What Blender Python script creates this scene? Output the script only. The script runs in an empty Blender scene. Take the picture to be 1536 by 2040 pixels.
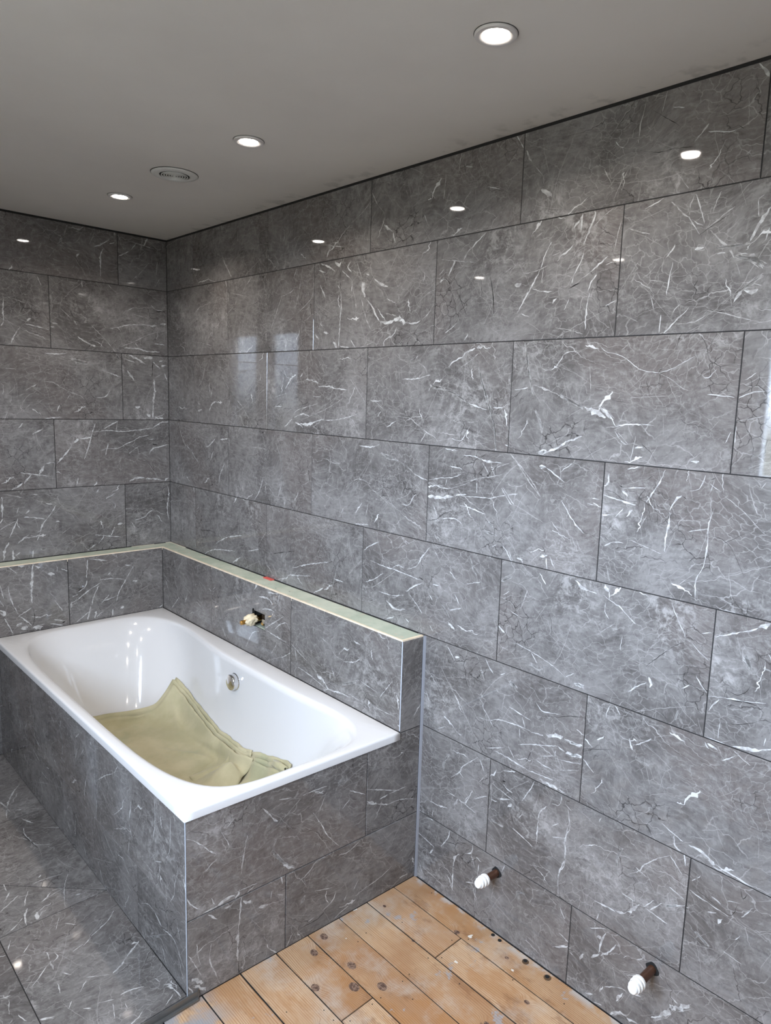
import bpy, bmesh, math, random
from mathutils import Vector, Matrix, noise
from mathutils.bvhtree import BVHTree

C = bpy.context.scene.collection
PI = math.pi
random.seed(7)

# ------------------------------------------------------------------ camera
cd = bpy.data.cameras.new('camera'); cam = bpy.data.objects.new('camera', cd); C.objects.link(cam)
RIGHT = Vector((0.718484574, -0.694697404, 0.034284603))
DOWN = Vector((-0.078065783, -0.129523075, -0.988498612))
FWD = Vector((0.691148067, 0.707544550, -0.147292428))
m = Matrix((RIGHT, -DOWN, -FWD)).transposed().to_4x4()
m.translation = Vector((-1.5402, -3.2613, 1.5719))
cam.matrix_world = m
cd.sensor_fit = 'AUTO'; cd.sensor_width = 36.0
cd.lens = 1396.14 * 36.0 / 2040.0
cd.shift_x = -47.78 / 2040.0; cd.shift_y = -13.99 / 2040.0
cd.clip_start = 0.02
bpy.context.scene.camera = cam

# ------------------------------------------------------------------ world, daylight, exposure
ZC = 2.272            # ceiling height
XL, YF = -2.11, -3.75   # left wall and wall behind the camera
WIN = (-3.15, -1.945, 1.225, 2.165)   # window in the left wall: y0, y1, z0, z1
w = bpy.data.worlds.new('sky'); bpy.context.scene.world = w; w.use_nodes = True
nt = w.node_tree
bg = nt.nodes['Background']; bg.inputs[1].default_value = 34.0
_tc = nt.nodes.new('ShaderNodeTexCoord'); _sx = nt.nodes.new('ShaderNodeSeparateXYZ'); nt.links.new(_tc.outputs['Generated'], _sx.inputs[0])
_mr = nt.nodes.new('ShaderNodeMapRange'); nt.links.new(_sx.outputs[2], _mr.inputs[0]); _mr.inputs[1].default_value = -.03; _mr.inputs[2].default_value = .05
_mx = nt.nodes.new('ShaderNodeMix'); _mx.data_type = 'RGBA'; nt.links.new(_mr.outputs[0], _mx.inputs[0])
_mx.inputs[6].default_value = (.085, .090, .082, 1); _mx.inputs[7].default_value = (.66, .80, 1.0, 1)      # land below, sky above the horizon
nt.links.new(_mx.outputs[2], bg.inputs[0])

def area(name, loc, rot, sx, sy, power, col, portal=False):
    l = bpy.data.lights.new(name, 'AREA'); l.shape = 'RECTANGLE'; l.size = sx; l.size_y = sy
    l.energy = power; l.color = col
    o = bpy.data.objects.new(name, l); C.objects.link(o); o.location = loc; o.rotation_euler = rot
    if portal: l.cycles.is_portal = True
    return o
yc, zc_ = (WIN[0] + WIN[1]) / 2, (WIN[2] + WIN[3]) / 2
area('window_portal', (XL - 0.09, yc, zc_), (0, -PI / 2, 0), WIN[3] - WIN[2], WIN[1] - WIN[0], 1, (1, 1, 1), True)

vs = bpy.context.scene.view_settings
vs.view_transform = 'Standard'; vs.look = 'None'; vs.gamma = 1.0; vs.use_curve_mapping = False
vs.exposure = 0.85
LAMP_POWER = 2.1
cy = bpy.context.scene.cycles
cy.max_bounces = 6; cy.diffuse_bounces = 3; cy.glossy_bounces = 3; cy.caustics_reflective = False; cy.use_adaptive_sampling = True; cy.adaptive_threshold = 0.05

# ------------------------------------------------------------------ helpers
def link(name, me, parent=None, mat=None):
    o = bpy.data.objects.new(name, me); C.objects.link(o)
    if parent is not None: o.parent = parent
    if mat is not None and me is not None and not me.materials: me.materials.append(mat)
    return o
def tag(o, label=None, cat=None, group=None, kind=None):
    if label: o['label'] = label
    if cat: o['category'] = cat
    if group: o['group'] = group
    if kind: o['kind'] = kind
    return o
def mesh(name, verts, faces, smooth=False):
    me = bpy.data.meshes.new(name); me.from_pydata([tuple(v) for v in verts], [], faces)
    if smooth:
        for p in me.polygons: p.use_smooth = True
    return me
def bm_mesh(name, bm, smooth=False):
    bmesh.ops.recalc_face_normals(bm, faces=bm.faces)
    me = bpy.data.meshes.new(name); bm.to_mesh(me); bm.free()
    if smooth:
        for p in me.polygons: p.use_smooth = True
    return me
def prism(poly, z0, z1, bev=0.0):
    """polygon (counter clockwise list of (x, y)) raised from z0 to z1, its top edge chamfered by bev"""
    n = len(poly); cx = sum(p[0] for p in poly) / n; cy = sum(p[1] for p in poly) / n
    ins = []
    for i in range(n):
        a = Vector(poly[i - 1]); b = Vector(poly[i]); c = Vector(poly[(i + 1) % n])
        d1 = (b - a).normalized(); d2 = (c - b).normalized()
        n1 = Vector((-d1.y, d1.x)); n2 = Vector((-d2.y, d2.x)); q = (n1 + n2)
        q = q / max(0.3, q.dot(n1)); ins.append(b + q * bev)
    v = [(p[0], p[1], z0) for p in poly] + [(p[0], p[1], z1 - bev) for p in poly] + [(p.x, p.y, z1) for p in ins]
    f = [tuple(reversed(range(n))), tuple(range(2 * n, 3 * n))]
    for k in range(2):
        for i in range(n):
            j = (i + 1) % n; f.append((k * n + i, k * n + j, (k + 1) * n + j, (k + 1) * n + i))
    return v, f
def rect(x0, y0, x1, y1): return [(x0, y0), (x1, y0), (x1, y1), (x0, y1)]
def box(name, a, b, mat, parent=None, bev=0.0):
    bm = bmesh.new(); bmesh.ops.create_cube(bm, size=1)
    for v in bm.verts: v.co = Vector([(a[i] + b[i]) / 2 + v.co[i] * (b[i] - a[i]) for i in range(3)])
    if bev: bmesh.ops.bevel(bm, geom=list(bm.edges), offset=bev, segments=2, affect='EDGES', profile=0.5)
    return link(name, bm_mesh(name, bm), parent, mat)
def lathe_mesh(name, prof, n=32, smooth=True):
    """profile of (radius, height) turned round z"""
    v, f = [], []
    for r, z in prof:
        for i in range(n):
            a = 2 * PI * i / n; v.append((r * math.cos(a), r * math.sin(a), z))
    for k in range(len(prof) - 1):
        for i in range(n):
            j = (i + 1) % n; f.append((k * n + i, k * n + j, (k + 1) * n + j, (k + 1) * n + i))
    me = mesh(name, v, f, smooth)
    me.set_sharp_from_angle(angle=math.radians(38))
    return me

# ------------------------------------------------------------------ materials
class NT:
    def __init__(s, name):
        s.m = bpy.data.materials.new(name); s.m.use_nodes = True
        s.t = s.m.node_tree; s.n = s.t.nodes; s.l = s.t.links
        s.b = s.n['Principled BSDF']
    def put(s, i, v):
        if isinstance(v, bpy.types.NodeSocket): s.l.new(v, i)
        elif v is not None: i.default_value = v
    def node(s, ty, ins=None, **kw):
        x = s.n.new(ty)
        for k, v in kw.items(): setattr(x, k, v)
        for k, v in (ins or {}).items(): s.put(x.inputs[k], v)
        return x
    def math(s, op, a, b=None, c=None, clamp=False):
        x = s.n.new('ShaderNodeMath'); x.operation = op; x.use_clamp = clamp
        s.put(x.inputs[0], a)
        if b is not None: s.put(x.inputs[1], b)
        if c is not None: s.put(x.inputs[2], c)
        return x.outputs[0]
    def vmath(s, op, a, b=None, out=0):
        x = s.n.new('ShaderNodeVectorMath'); x.operation = op
        s.put(x.inputs[0], a)
        if b is not None:
            s.put(x.inputs['Scale' if op == 'SCALE' else 1], b)
        return x.outputs[out]
    def ramp(s, v, a, b, lo=0.0, hi=1.0, smooth=True):
        x = s.n.new('ShaderNodeMapRange'); x.interpolation_type = 'SMOOTHSTEP' if smooth else 'LINEAR'
        s.put(x.inputs[0], v)
        for i, q in zip((1, 2, 3, 4), (a, b, lo, hi)): s.put(x.inputs[i], q)
        return x.outputs[0]
    def noise(s, vec, scale, detail=3, rough=0.5, dist=0.0, out='Fac'):
        x = s.node('ShaderNodeTexNoise', {'Vector': vec, 'Scale': scale, 'Detail': detail, 'Roughness': rough, 'Distortion': dist})
        return x.outputs[out]
    def mapping(s, vec, loc=(0, 0, 0), rot=(0, 0, 0), scale=(1, 1, 1)):
        x = s.node('ShaderNodeMapping', {'Vector': vec, 'Location': loc, 'Rotation': rot, 'Scale': scale})
        return x.outputs[0]
    def edge(s, vec, scale, rnd=1.0):
        x = s.n.new('ShaderNodeTexVoronoi'); x.voronoi_dimensions = '2D'; x.feature = 'DISTANCE_TO_EDGE'
        s.put(x.inputs['Vector'], vec); x.inputs['Scale'].default_value = scale; x.inputs['Randomness'].default_value = rnd
        return x.outputs['Distance']
    def mix(s, f, a, b):
        x = s.n.new('ShaderNodeMix'); x.data_type = 'RGBA'
        s.put(x.inputs[0], f)
        for i, v in ((6, a), (7, b)):
            if isinstance(v, tuple) and len(v) == 3: v = v + (1,)
            s.put(x.inputs[i], v)
        return x.outputs[2]
    def bump(s, h, strength, dist):
        x = s.node('ShaderNodeBump', {'Height': h, 'Strength': strength, 'Distance': dist}); s.l.new(x.outputs[0], s.b.inputs['Normal'])

def plain(name, col, rough=0.5, metal=0.0, spec=0.5, noise_amt=0.0, nscale=30, coat=0.0):
    t = NT(name); t.b.inputs['Roughness'].default_value = rough; t.b.inputs['Metallic'].default_value = metal
    t.b.inputs['Specular IOR Level'].default_value = spec; t.b.inputs['Coat Weight'].default_value = coat
    if noise_amt:
        tc = t.n.new('ShaderNodeTexCoord').outputs['Object']
        f = t.noise(tc, nscale, 4)
        c2 = tuple(max(0, c * (1 - noise_amt)) for c in col)
        t.put(t.b.inputs['Base Color'], t.mix(f, c2, tuple(min(1, c * (1 + noise_amt * .5)) for c in col)))
    else: t.b.inputs['Base Color'].default_value = tuple(col) + (1,)
    return t.m

def stroke_group():
    """pale or dark straight strokes scattered at random angles: one per cell of a 2D cell pattern"""
    g = bpy.data.node_groups.new('stroke_layer', 'ShaderNodeTree')
    for n_, ty in (('Vector', 'NodeSocketVector'), ('Scale', 'NodeSocketFloat'), ('Width', 'NodeSocketFloat'), ('Length', 'NodeSocketFloat'),
                   ('Chance', 'NodeSocketFloat'), ('Angle', 'NodeSocketFloat'), ('Spread', 'NodeSocketFloat')):
        g.interface.new_socket(n_, in_out='INPUT', socket_type=ty)
    g.interface.new_socket('Mask', in_out='OUTPUT', socket_type='NodeSocketFloat')
    n = g.nodes; l = g.links
    gi = n.new('NodeGroupInput'); go = n.new('NodeGroupOutput')
    def M(op, a, b=None, c=None, clamp=False):
        x = n.new('ShaderNodeMath'); x.operation = op; x.use_clamp = clamp
        for i, v in enumerate((a, b, c)):
            if v is None: continue
            if isinstance(v, bpy.types.NodeSocket): l.new(v, x.inputs[i])
            else: x.inputs[i].default_value = v
        return x.outputs[0]
    v = n.new('ShaderNodeTexVoronoi'); v.voronoi_dimensions = '2D'
    l.new(gi.outputs['Vector'], v.inputs['Vector']); l.new(gi.outputs['Scale'], v.inputs['Scale'])
    d = n.new('ShaderNodeVectorMath'); d.operation = 'SUBTRACT'
    l.new(gi.outputs['Vector'], d.inputs[0]); l.new(v.outputs['Position'], d.inputs[1])
    sc = n.new('ShaderNodeSeparateColor'); l.new(v.outputs['Color'], sc.inputs[0])
    ang = M('ADD', gi.outputs['Angle'], M('MULTIPLY', M('SUBTRACT', sc.outputs[0], .5), gi.outputs['Spread']))
    sx = n.new('ShaderNodeSeparateXYZ'); l.new(d.outputs[0], sx.inputs[0])
    ca, sa = M('COSINE', ang), M('SINE', ang)
    X = M('ADD', M('MULTIPLY', sx.outputs[0], ca), M('MULTIPLY', sx.outputs[1], sa))
    Y = M('SUBTRACT', M('MULTIPLY', sx.outputs[1], ca), M('MULTIPLY', sx.outputs[0], sa))
    # gentle bow
    Y = M('ADD', Y, M('MULTIPLY', M('MULTIPLY', X, X), M('MULTIPLY', M('SUBTRACT', sc.outputs[1], .5), 4.0)))
    xl = M('DIVIDE', X, M('MULTIPLY', gi.outputs['Length'], M('ADD', .45, M('MULTIPLY', sc.outputs[2], .65))))
    taper = M('SUBTRACT', 1.0, M('MULTIPLY', xl, xl), clamp=True)
    wd = M('MULTIPLY', gi.outputs['Width'], taper)
    f = M('SUBTRACT', 1.0, M('DIVIDE', M('ABSOLUTE', Y), M('MAXIMUM', wd, .00003)), clamp=True)
    keep = M('LESS_THAN', M('FRACT', M('MULTIPLY', sc.outputs[1], 7.31)), gi.outputs['Chance'])
    l.new(M('MULTIPLY', M('MULTIPLY', f, keep), M('MINIMUM', M('MULTIPLY', taper, 3.0), 1.0)), go.inputs[0])
    return g

def marble():
    t = NT('grey_marble_tile')
    G = stroke_group()
    def stroke(vec, scale, width, length, chance, angle, spread=6.28):
        x = t.n.new('ShaderNodeGroup'); x.node_tree = G
        t.put(x.inputs['Vector'], vec)
        for k, v in (('Scale', scale), ('Width', width), ('Length', length), ('Chance', chance), ('Angle', angle), ('Spread', spread)): t.put(x.inputs[k], v)
        return x.outputs[0]
    oc = t.n.new('ShaderNodeTexCoord').outputs['Object']
    oi = t.n.new('ShaderNodeObjectInfo')
    off = t.vmath('SCALE', (3.1, 5.7, 0.0), oi.outputs['Object Index'])
    p = t.vmath('ADD', t.vmath('MULTIPLY', oc, (1, 1, .6)), off)
    w1 = t.vmath('SUBTRACT', t.noise(p, 4.0, 1.5, 0.5, out='Color'), (.5, .5, .5))
    w2 = t.vmath('SUBTRACT', t.noise(p, 32, 2, 0.65, out='Color'), (.5, .5, .5))
    ps = t.vmath('ADD', t.vmath('ADD', p, t.vmath('SCALE', w1, .05)), t.vmath('SCALE', w2, .010))       # nearly straight
    pj = t.vmath('ADD', t.vmath('ADD', p, t.vmath('SCALE', w1, .12)), t.vmath('SCALE', w2, .032))       # jagged
    pw = t.vmath('ADD', p, t.vmath('SCALE', w1, .16))
    # clouded base with fine smears
    c1 = t.noise(pw, 4.2, 4, 0.66)
    c2 = t.noise(pw, 46, 3, 0.8)
    sm = t.noise(t.mapping(pw, rot=(0, 0, 0.75), scale=(24, 110, 1)), 1.0, 2, 0.65)
    sm2 = t.noise(t.mapping(pw, rot=(0, 0, -0.55), scale=(22, 115, 1)), 1.0, 2, 0.65)
    smk = t.mix(t.ramp(t.noise(p, 3.2, 1), .44, .56), sm, sm2)
    base = t.mix(t.ramp(c1, .36, .64), BASE_D, BASE_L)
    base = t.mix(t.math('MULTIPLY', t.ramp(t.noise(p, 2.3, 1), .45, .65), .6), base, BASE_W)
    base = t.mix(t.math('MULTIPLY', t.ramp(smk, .50, .74), .38), base, PALE1)
    base = t.mix(t.math('MULTIPLY', t.ramp(smk, .49, .32), .24), base, DARK1)
    base = t.mix(t.math('MULTIPLY', t.ramp(c2, .50, .70), .55), base, PALE1)
    base = t.mix(t.math('MULTIPLY', t.ramp(c2, .48, .30), .36), base, DARK1)
    col = base
    # smoky pale patches
    k0 = t.noise(t.vmath('ADD', p, (3, 8, 0)), 3.4, 2, .6)
    cl = t.math('MULTIPLY', t.ramp(t.noise(pj, 34.0, 3, .8), .44, .68), t.ramp(k0, .50, .68))
    col = t.mix(t.math('MULTIPLY', cl, .60), col, PALE2)
    # web of threads, gathered in places
    kk = t.noise(t.vmath('ADD', p, (9, 2, 0)), 4.4, 2.5, .65)
    e1 = t.edge(t.mapping(pj, rot=(0, 0, .6), scale=(1, 1.9, 1)), 13.0)
    col = t.mix(t.math('MULTIPLY', t.math('MULTIPLY', t.ramp(e1, .030, .0), t.ramp(kk, .48, .62)), .55), col, PALE2)
    e2 = t.edge(t.mapping(pj, loc=(7, 1, 0), rot=(0, 0, -.5), scale=(1, 1.5, 1)), 33.0)
    col = t.mix(t.math('MULTIPLY', t.math('MULTIPLY', t.ramp(e2, .055, .0), t.ramp(kk, .56, .40)), .42), col, PALE2)
    # hairlines at all angles
    for sc_, wd, ln, ch, an, amt, o_ in ((9.0, .0010, .075, .6, .0, .45, 0), (11.0, .0009, .060, .6, 1.0, .42, 31), (5.0, .0012, .14, .55, .8, .5, 57)):
        f = stroke(t.vmath('ADD', ps, (o_, o_ * .7, 0)), sc_, wd, ln, ch, an)
        col = t.mix(t.math('MULTIPLY', f, amt), col, PALE3)
    # long soft veins
    wn = t.ramp(t.noise(p, 14.0, 1.5, .6), .38, .72, .15, 1.0)
    for sc_, wd, ln, ch, an, amt, o_ in ((3.7, .0034, .17, .50, -.6, .70, 23),):
        f = stroke(t.vmath('ADD', pj, (o_, o_ * .3, 0)), sc_, t.math('MULTIPLY', wn, wd), ln, ch, an, 1.6)
        col = t.mix(t.math('MULTIPLY', t.ramp(f, 0, .8), amt), col, PALE3)
    # bold white strokes of uneven width
    for sc_, wd, ln, ch, an, sp, o_ in ((9.5, .0036, .035, .22, .5, 3.0, 5),):
        f = stroke(t.vmath('ADD', pj, (o_, o_ * .9, 0)), sc_, t.math('MULTIPLY', wn, wd), ln, ch, an, sp)
        col = t.mix(t.ramp(f, .02, .30), col, WHITE)
    # black crackle
    e3 = t.edge(t.vmath('ADD', pj, (2.2, 9.1, 0)), 30.0)
    k3 = t.ramp(t.noise(t.vmath('ADD', p, (1, 5, 0)), 4.0, 2, .6), .57, .66)
    col = t.mix(t.math('MULTIPLY', t.math('MULTIPLY', t.ramp(e3, .045, .0), k3), .8), col, (.012, .011, .011))
    f = stroke(t.vmath('ADD', pj, (3, 61, 0)), 6.0, .0013, .09, .35, .4)
    col = t.mix(t.math('MULTIPLY', f, .8), col, (.014, .012, .012))
    t.put(t.b.inputs['Base Color'], col)
    t.b.inputs['Roughness'].default_value = 0.035
    t.b.inputs['Specular IOR Level'].default_value = 0.5
    return t.m
PALE1 = (.240, .227, .219); PALE2 = (.38, .365, .353); PALE3 = (.42, .405, .392); WHITE = (.52, .51, .50); DARK1 = (.052, .047, .045)
BASE_D = (.102, .094, .090); BASE_L = (.188, .177, .171); BASE_W = (.150, .130, .121)
M_MARBLE = marble()
M_GROUT = plain('dark_grout', (.010, .009, .009), .85)
M_WALL = plain('pale_plaster', (.28, .272, .26), .8, noise_amt=.08, nscale=4)

def ceiling_mat():
    t = NT('ceiling_paint'); oc = t.n.new('ShaderNodeTexCoord').outputs['Object']
    f = t.noise(oc, 1.6, 4, .6); g = t.noise(oc, 14, 3, .6)
    c = t.mix(t.ramp(f, .3, .7), (.63, .595, .555), (.69, .655, .61))
    # filler and tile adhesive smudged along the wall joint
    sx = t.node('ShaderNodeSeparateXYZ', {0: oc})
    near = t.math('MULTIPLY', t.ramp(sx.outputs[0], -.10, -.005), t.ramp(g, .52, .66))
    c = t.mix(t.math('MULTIPLY', near, .45), c, (.27, .26, .24))
    t.put(t.b.inputs['Base Color'], c); t.b.inputs['Roughness'].default_value = .55
    t.bump(t.noise(oc, 5, 5, .6), .12, .02)
    return t.m
M_CEIL = ceiling_mat()

def wood():
    t = NT('old_pine_board'); geo = t.n.new('ShaderNodeTexCoord').outputs['Object']
    oi = t.n.new('ShaderNodeObjectInfo'); rnd = oi.outputs['Random']
    off = t.vmath('SCALE', (1.7, 13.1, 4.3), rnd)
    p = t.vmath('ADD', geo, off)
    KN = [(-.392, -1.788), (-.450, -1.818), (-.399, -1.925), (-.440, -1.986), (-.383, -2.035), (-.519, -1.918), (-.174, -1.813),
          (-.206, -1.974), (-.084, -2.038), (-.26, -2.30), (-.13, -2.33), (-.58, -2.02), (-.36, -2.25), (-.05, -2.2)]
    RK = [1, 1, 1.1, 1.25, 1.15, 1.0, .45, .4, .7, .6, .6, .5, .5, .5]
    dmin = None
    for (kx, ky), r in zip(KN, RK):
        dv = t.vmath('SUBTRACT', geo, (kx, ky, 0))
        d = t.vmath('LENGTH', t.vmath('MULTIPLY', dv, (1 / r, .75 / r, 0)), out=1)
        dmin = d if dmin is None else t.math('MINIMUM', dmin, d)
    halo = t.ramp(dmin, .040, .006)
    wob = t.math('MULTIPLY', t.math('SUBTRACT', t.noise(t.mapping(p, scale=(6, 1.3, 1)), 1, 3, .5), .5), .05)
    sx = t.node('ShaderNodeSeparateXYZ', {0: geo})
    xx = t.math('ADD', sx.outputs[0], wob)
    xx = t.math('ADD', xx, t.math('MULTIPLY', halo, .012))
    xx = t.math('ADD', xx, t.math('MULTIPLY', rnd, .7))
    ring = t.math('SINE', t.math('MULTIPLY', xx, 1150.0))
    ring2 = t.noise(t.node('ShaderNodeCombineXYZ', {0: t.math('MULTIPLY', xx, 70.0), 1: t.math('MULTIPLY', sx.outputs[1], .8)}).outputs[0], 1, 3, .5)
    fib = t.noise(t.mapping(p, scale=(420, 12, 1)), 1, 3, .6)
    c = t.mix(t.ramp(t.noise(p, 3.5, 4, .6), .35, .65), (.33, .180, .090), (.46, .305, .180))
    c = t.mix(t.math('MULTIPLY', t.ramp(rnd, .25, .75), .35), c, (.60, .43, .28))
    c = t.mix(t.math('MULTIPLY', t.ramp(ring, .1, 1.0), t.ramp(ring2, .28, .66, .10, .72)), c, (.28, .125, .050))
    c = t.mix(t.math('MULTIPLY', t.ramp(fib, .52, .75), .30), c, (.22, .11, .055))
    # orange stain
    c = t.mix(t.math('MULTIPLY', t.ramp(t.noise(t.mapping(p, scale=(10, 4, 1)), 1, 4, .7), .48, .66), .60), c, (.33, .155, .055))
    c = t.mix(t.math('MULTIPLY', t.ramp(t.noise(t.mapping(p, loc=(3, 3, 0), scale=(16, 7, 1)), 1, 4, .7), .56, .68), .55), c, (.20, .095, .045))
    # plaster dust, grey adhesive and white paint
    dust = t.math('MULTIPLY', t.ramp(t.noise(t.vmath('ADD', geo, (4, 2, 0)), 6.5, 5, .65), .47, .68), .55)
    c = t.mix(dust, c, (.47, .41, .345))
    # knots
    kr = t.math('SINE', t.math('MULTIPLY', dmin, 1500.0))
    c = t.mix(t.math('MULTIPLY', t.math('MULTIPLY', halo, t.ramp(kr, 0, 1)), .40), c, (.26, .12, .06))
    kcol = t.mix(t.ramp(t.noise(p, 160, 3), .4, .6), (.085, .048, .034), (.22, .14, .10))
    c = t.mix(t.ramp(dmin, .0115, .0090), c, kcol)
    g1 = t.math('MULTIPLY', t.ramp(t.noise(t.vmath('ADD', geo, (1, 7, 0)), 7.5, 5, .7), .605, .65), .75)
    c = t.mix(g1, c, (.30, .30, .31))
    corner = t.math('MULTIPLY', t.ramp(sx.outputs[0], -.70, -.80), t.ramp(t.noise(geo, 12, 4, .6), .35, .55))
    c = t.mix(t.math('MULTIPLY', corner, .9), c, (.27, .27, .28))
    wl = t.math('MULTIPLY', t.ramp(sx.outputs[0], -.035, -.004), t.ramp(t.noise(geo, 18, 4, .6), .46, .58))
    c = t.mix(t.math('MULTIPLY', wl, .8), c, (.42, .40, .38))
    w1 = t.math('MULTIPLY', t.ramp(t.noise(t.vmath('ADD', geo, (8, 3, 0)), 22.0, 3, .5), .70, .72), .85)
    c = t.mix(w1, c, (.72, .70, .64))
    sp = t.n.new('ShaderNodeTexVoronoi'); t.put(sp.inputs['Vector'], geo); sp.inputs['Scale'].default_value = 16
    spot = t.math('MULTIPLY', t.ramp(sp.outputs['Distance'], .07, .04), t.ramp(t.noise(geo, 9, 2), .52, .6))
    c = t.mix(t.math('MULTIPLY', spot, .5), c, (.06, .04, .035))
    t.put(t.b.inputs['Base Color'], c); t.b.inputs['Roughness'].default_value = .62
    t.b.inputs['Specular IOR Level'].default_value = .3
    t.bump(t.math('ADD', fib, t.math('MULTIPLY', ring, .3)), .25, .002)
    return t.m
M_WOOD = wood()

def board_mat():
    t = NT('green_moisture_board'); oc = t.n.new('ShaderNodeTexCoord').outputs['Object']
    c = t.mix(t.ramp(t.noise(oc, 9, 4, .6), .35, .7), (.36, .41, .33), (.50, .53, .44))
    c = t.mix(t.math('MULTIPLY', t.ramp(t.noise(oc, 24, 4, .6), .60, .68), .7), c, (.50, .42, .33))
    c = t.mix(t.ramp(t.noise(oc, 55, 2, .5), .735, .75), c, (.10, .09, .08))
    t.put(t.b.inputs['Base Color'], c); t.b.inputs['Roughness'].default_value = .8
    t.bump(t.noise(oc, 60, 3), .3, .002)
    return t.m
M_BOARD = board_mat()
M_EDGE = plain('cream_board_edge', (.80, .67, .50), .8, noise_amt=.35, nscale=40)
M_BATH = plain('white_acrylic', (.66, .652, .65), .10, spec=.55)
M_CHROME = plain('chrome', (.78, .78, .79), .06, metal=1.0)
M_STEEL = plain('grey_metal_profile', (.20, .20, .195), .35, metal=.7)
M_TRIM = plain('pale_trim', (.44, .47, .52), .35)
M_SILICONE = plain('grey_silicone', (.22, .225, .245), .35)
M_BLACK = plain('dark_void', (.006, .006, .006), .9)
M_COPPER = plain('tarnished_copper', (.13, .060, .036), .42, metal=.55, noise_amt=.6, nscale=60)
M_PLASTIC = plain('white_plastic', (.82, .82, .80), .30)
M_BRASS = plain('brass', (.62, .36, .10), .25, metal=1.0)
M_TAPE = plain('cream_wrapping_tape', (.70, .60, .42), .7, noise_amt=.3, nscale=70)
M_VALVE = plain('dark_valve_body', (.05, .035, .025), .3, metal=.6)
M_RED = plain('red_plastic', (.60, .09, .07), .4)
M_BEZEL = plain('satin_bezel', (.60, .57, .55), .35)
M_VENT = plain('grey_white_plastic_vent', (.58, .57, .54), .5)
M_FRAME = plain('white_window_frame', (.80, .80, .80), .35)

def glow():
    t = NT('lamp_lens_lit'); e = t.b
    e.inputs['Emission Color'].default_value = (1, .93, .86, 1); e.inputs['Emission Strength'].default_value = 30
    return t.m
M_GLOW = glow()

def cloth_mat():
    t = NT('sage_green_cloth'); oc = t.n.new('ShaderNodeTexCoord').outputs['Object']
    c = t.mix(t.ramp(t.noise(oc, 5, 4, .6), .35, .65), (.39, .36, .225), (.49, .445, .295))
    c = t.mix(t.math('MULTIPLY', t.ramp(t.noise(oc, 7, 3, .6), .54, .70), .35), c, (.27, .31, .20))
    t.put(t.b.inputs['Base Color'], c); t.b.inputs['Roughness'].default_value = .9
    t.b.inputs['Specular IOR Level'].default_value = .1
    t.b.inputs['Sheen Weight'].default_value = .2
    t.bump(t.noise(oc, 350, 3), .25, .002)
    return t.m
M_CLOTH = cloth_mat()

# ------------------------------------------------------------------ tile laying
GAP = 0.0012
TH = 0.006
cache = {}
TILES = []
random.seed(21)
def tile_mesh(poly):
    key = tuple((round(a, 4), round(b, 4)) for a, b in poly)
    if key not in cache:
        v, f = prism(poly, -TH, 0.0, 0.0007)
        cache[key] = mesh('tile', v, f); cache[key].materials.append(M_MARBLE)
    return cache[key]
def place_tile(parent, origin, ux, uy, poly, variant=None, proud=0.0):
    """one tile; poly is in the frame of the whole 600 x 300 tile, origin is that frame's corner on the face plane"""
    ux = Vector(ux).normalized(); uy = Vector(uy).normalized(); uz = ux.cross(uy)
    o = link('tile', tile_mesh(poly), parent)
    mm = Matrix((ux, uy, uz)).transposed().to_4x4(); mm.translation = Vector(origin) + uz * proud
    o.matrix_world = mm
    o.pass_index = variant if variant is not None else random.randrange(12)
    TILES.append(o)
    return o
def lay_wall(parent, P0, ux, uz_rows, length, joints, holes=None):
    """rows: list of (z0, z1); joints[r]: distance of one joint along ux; whole tiles every 0.602"""
    for r, (z0, z1) in enumerate(uz_rows):
        k0 = joints[r] - 0.602 * math.ceil(joints[r] / 0.602 + 1)
        k = k0; last = -1
        while k < length:
            a, b = max(k, 0), min(k + 0.602, length)
            if b - a > 0.006:
                zz0 = 0.3005 - (z1 - z0) if r == 0 and z1 - z0 < .29 and parent.name.startswith('wall_') and z1 > 2.2 else 0.0
                if z0 < 0.03 and z1 - z0 < .29: zz0 = 0.3005 - (z1 - z0)
                if z1 > 2.2: zz0 = 0.0
                poly = rect(a - k + GAP, zz0 + GAP, b - k - GAP, zz0 + (z1 - z0) - GAP)
                org = Vector(P0) + Vector(ux) * k + Vector((0, 0, z0 - zz0))
                v = random.randrange(12)
                while v == last: v = random.randrange(12)
                last = v
                if holes and holes(r, a, b):
                    holes(r, a, b)(parent, org, ux, poly, v)
                else:
                    place_tile(parent, org, ux, (0, 0, 1), poly, v, random.uniform(-.0003, .0003))
            k += 0.602

Zs = [2.0401 - 0.3005 * i for i in range(7)]     # joint heights from the top
ROWS = [(Zs[0], ZC - 0.007)] + [(Zs[i + 1], Zs[i]) for i in range(6)] + [(0.0, Zs[6])]

# right wall: plane x = 0, tile faces look to -x ; ux = -y so that ux x z = -x
wall_r = tag(box('wall_right', (.0009, YF, -.02), (.12, .12, ZC + .05), M_GROUT), kind='structure')
wall_r['label'] = 'glossy dark grey marble tiled wall with pale veins'
PIPES = [(-2.110, 0.195), (-2.601, 0.203)]
lay_wall(wall_r, (0, 0, 0), (0, -1, 0), ROWS, -YF, [0.258, 0.559] * 4)
# back wall: plane y = 0, faces look to -y ; ux = +x, starts at XL
wall_b = tag(box('wall_back', (XL, .0009, -.02), (TH, .12, ZC + .05), M_GROUT), kind='structure')
L = -XL
jb = [L - .2275, L - .5214, L - .2212, L - .5214, L - .2212, L - .5214, L - .2212, L - .5214]
lay_wall(wall_b, (XL, 0, 0), (1, 0, 0), ROWS, L, jb)

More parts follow.
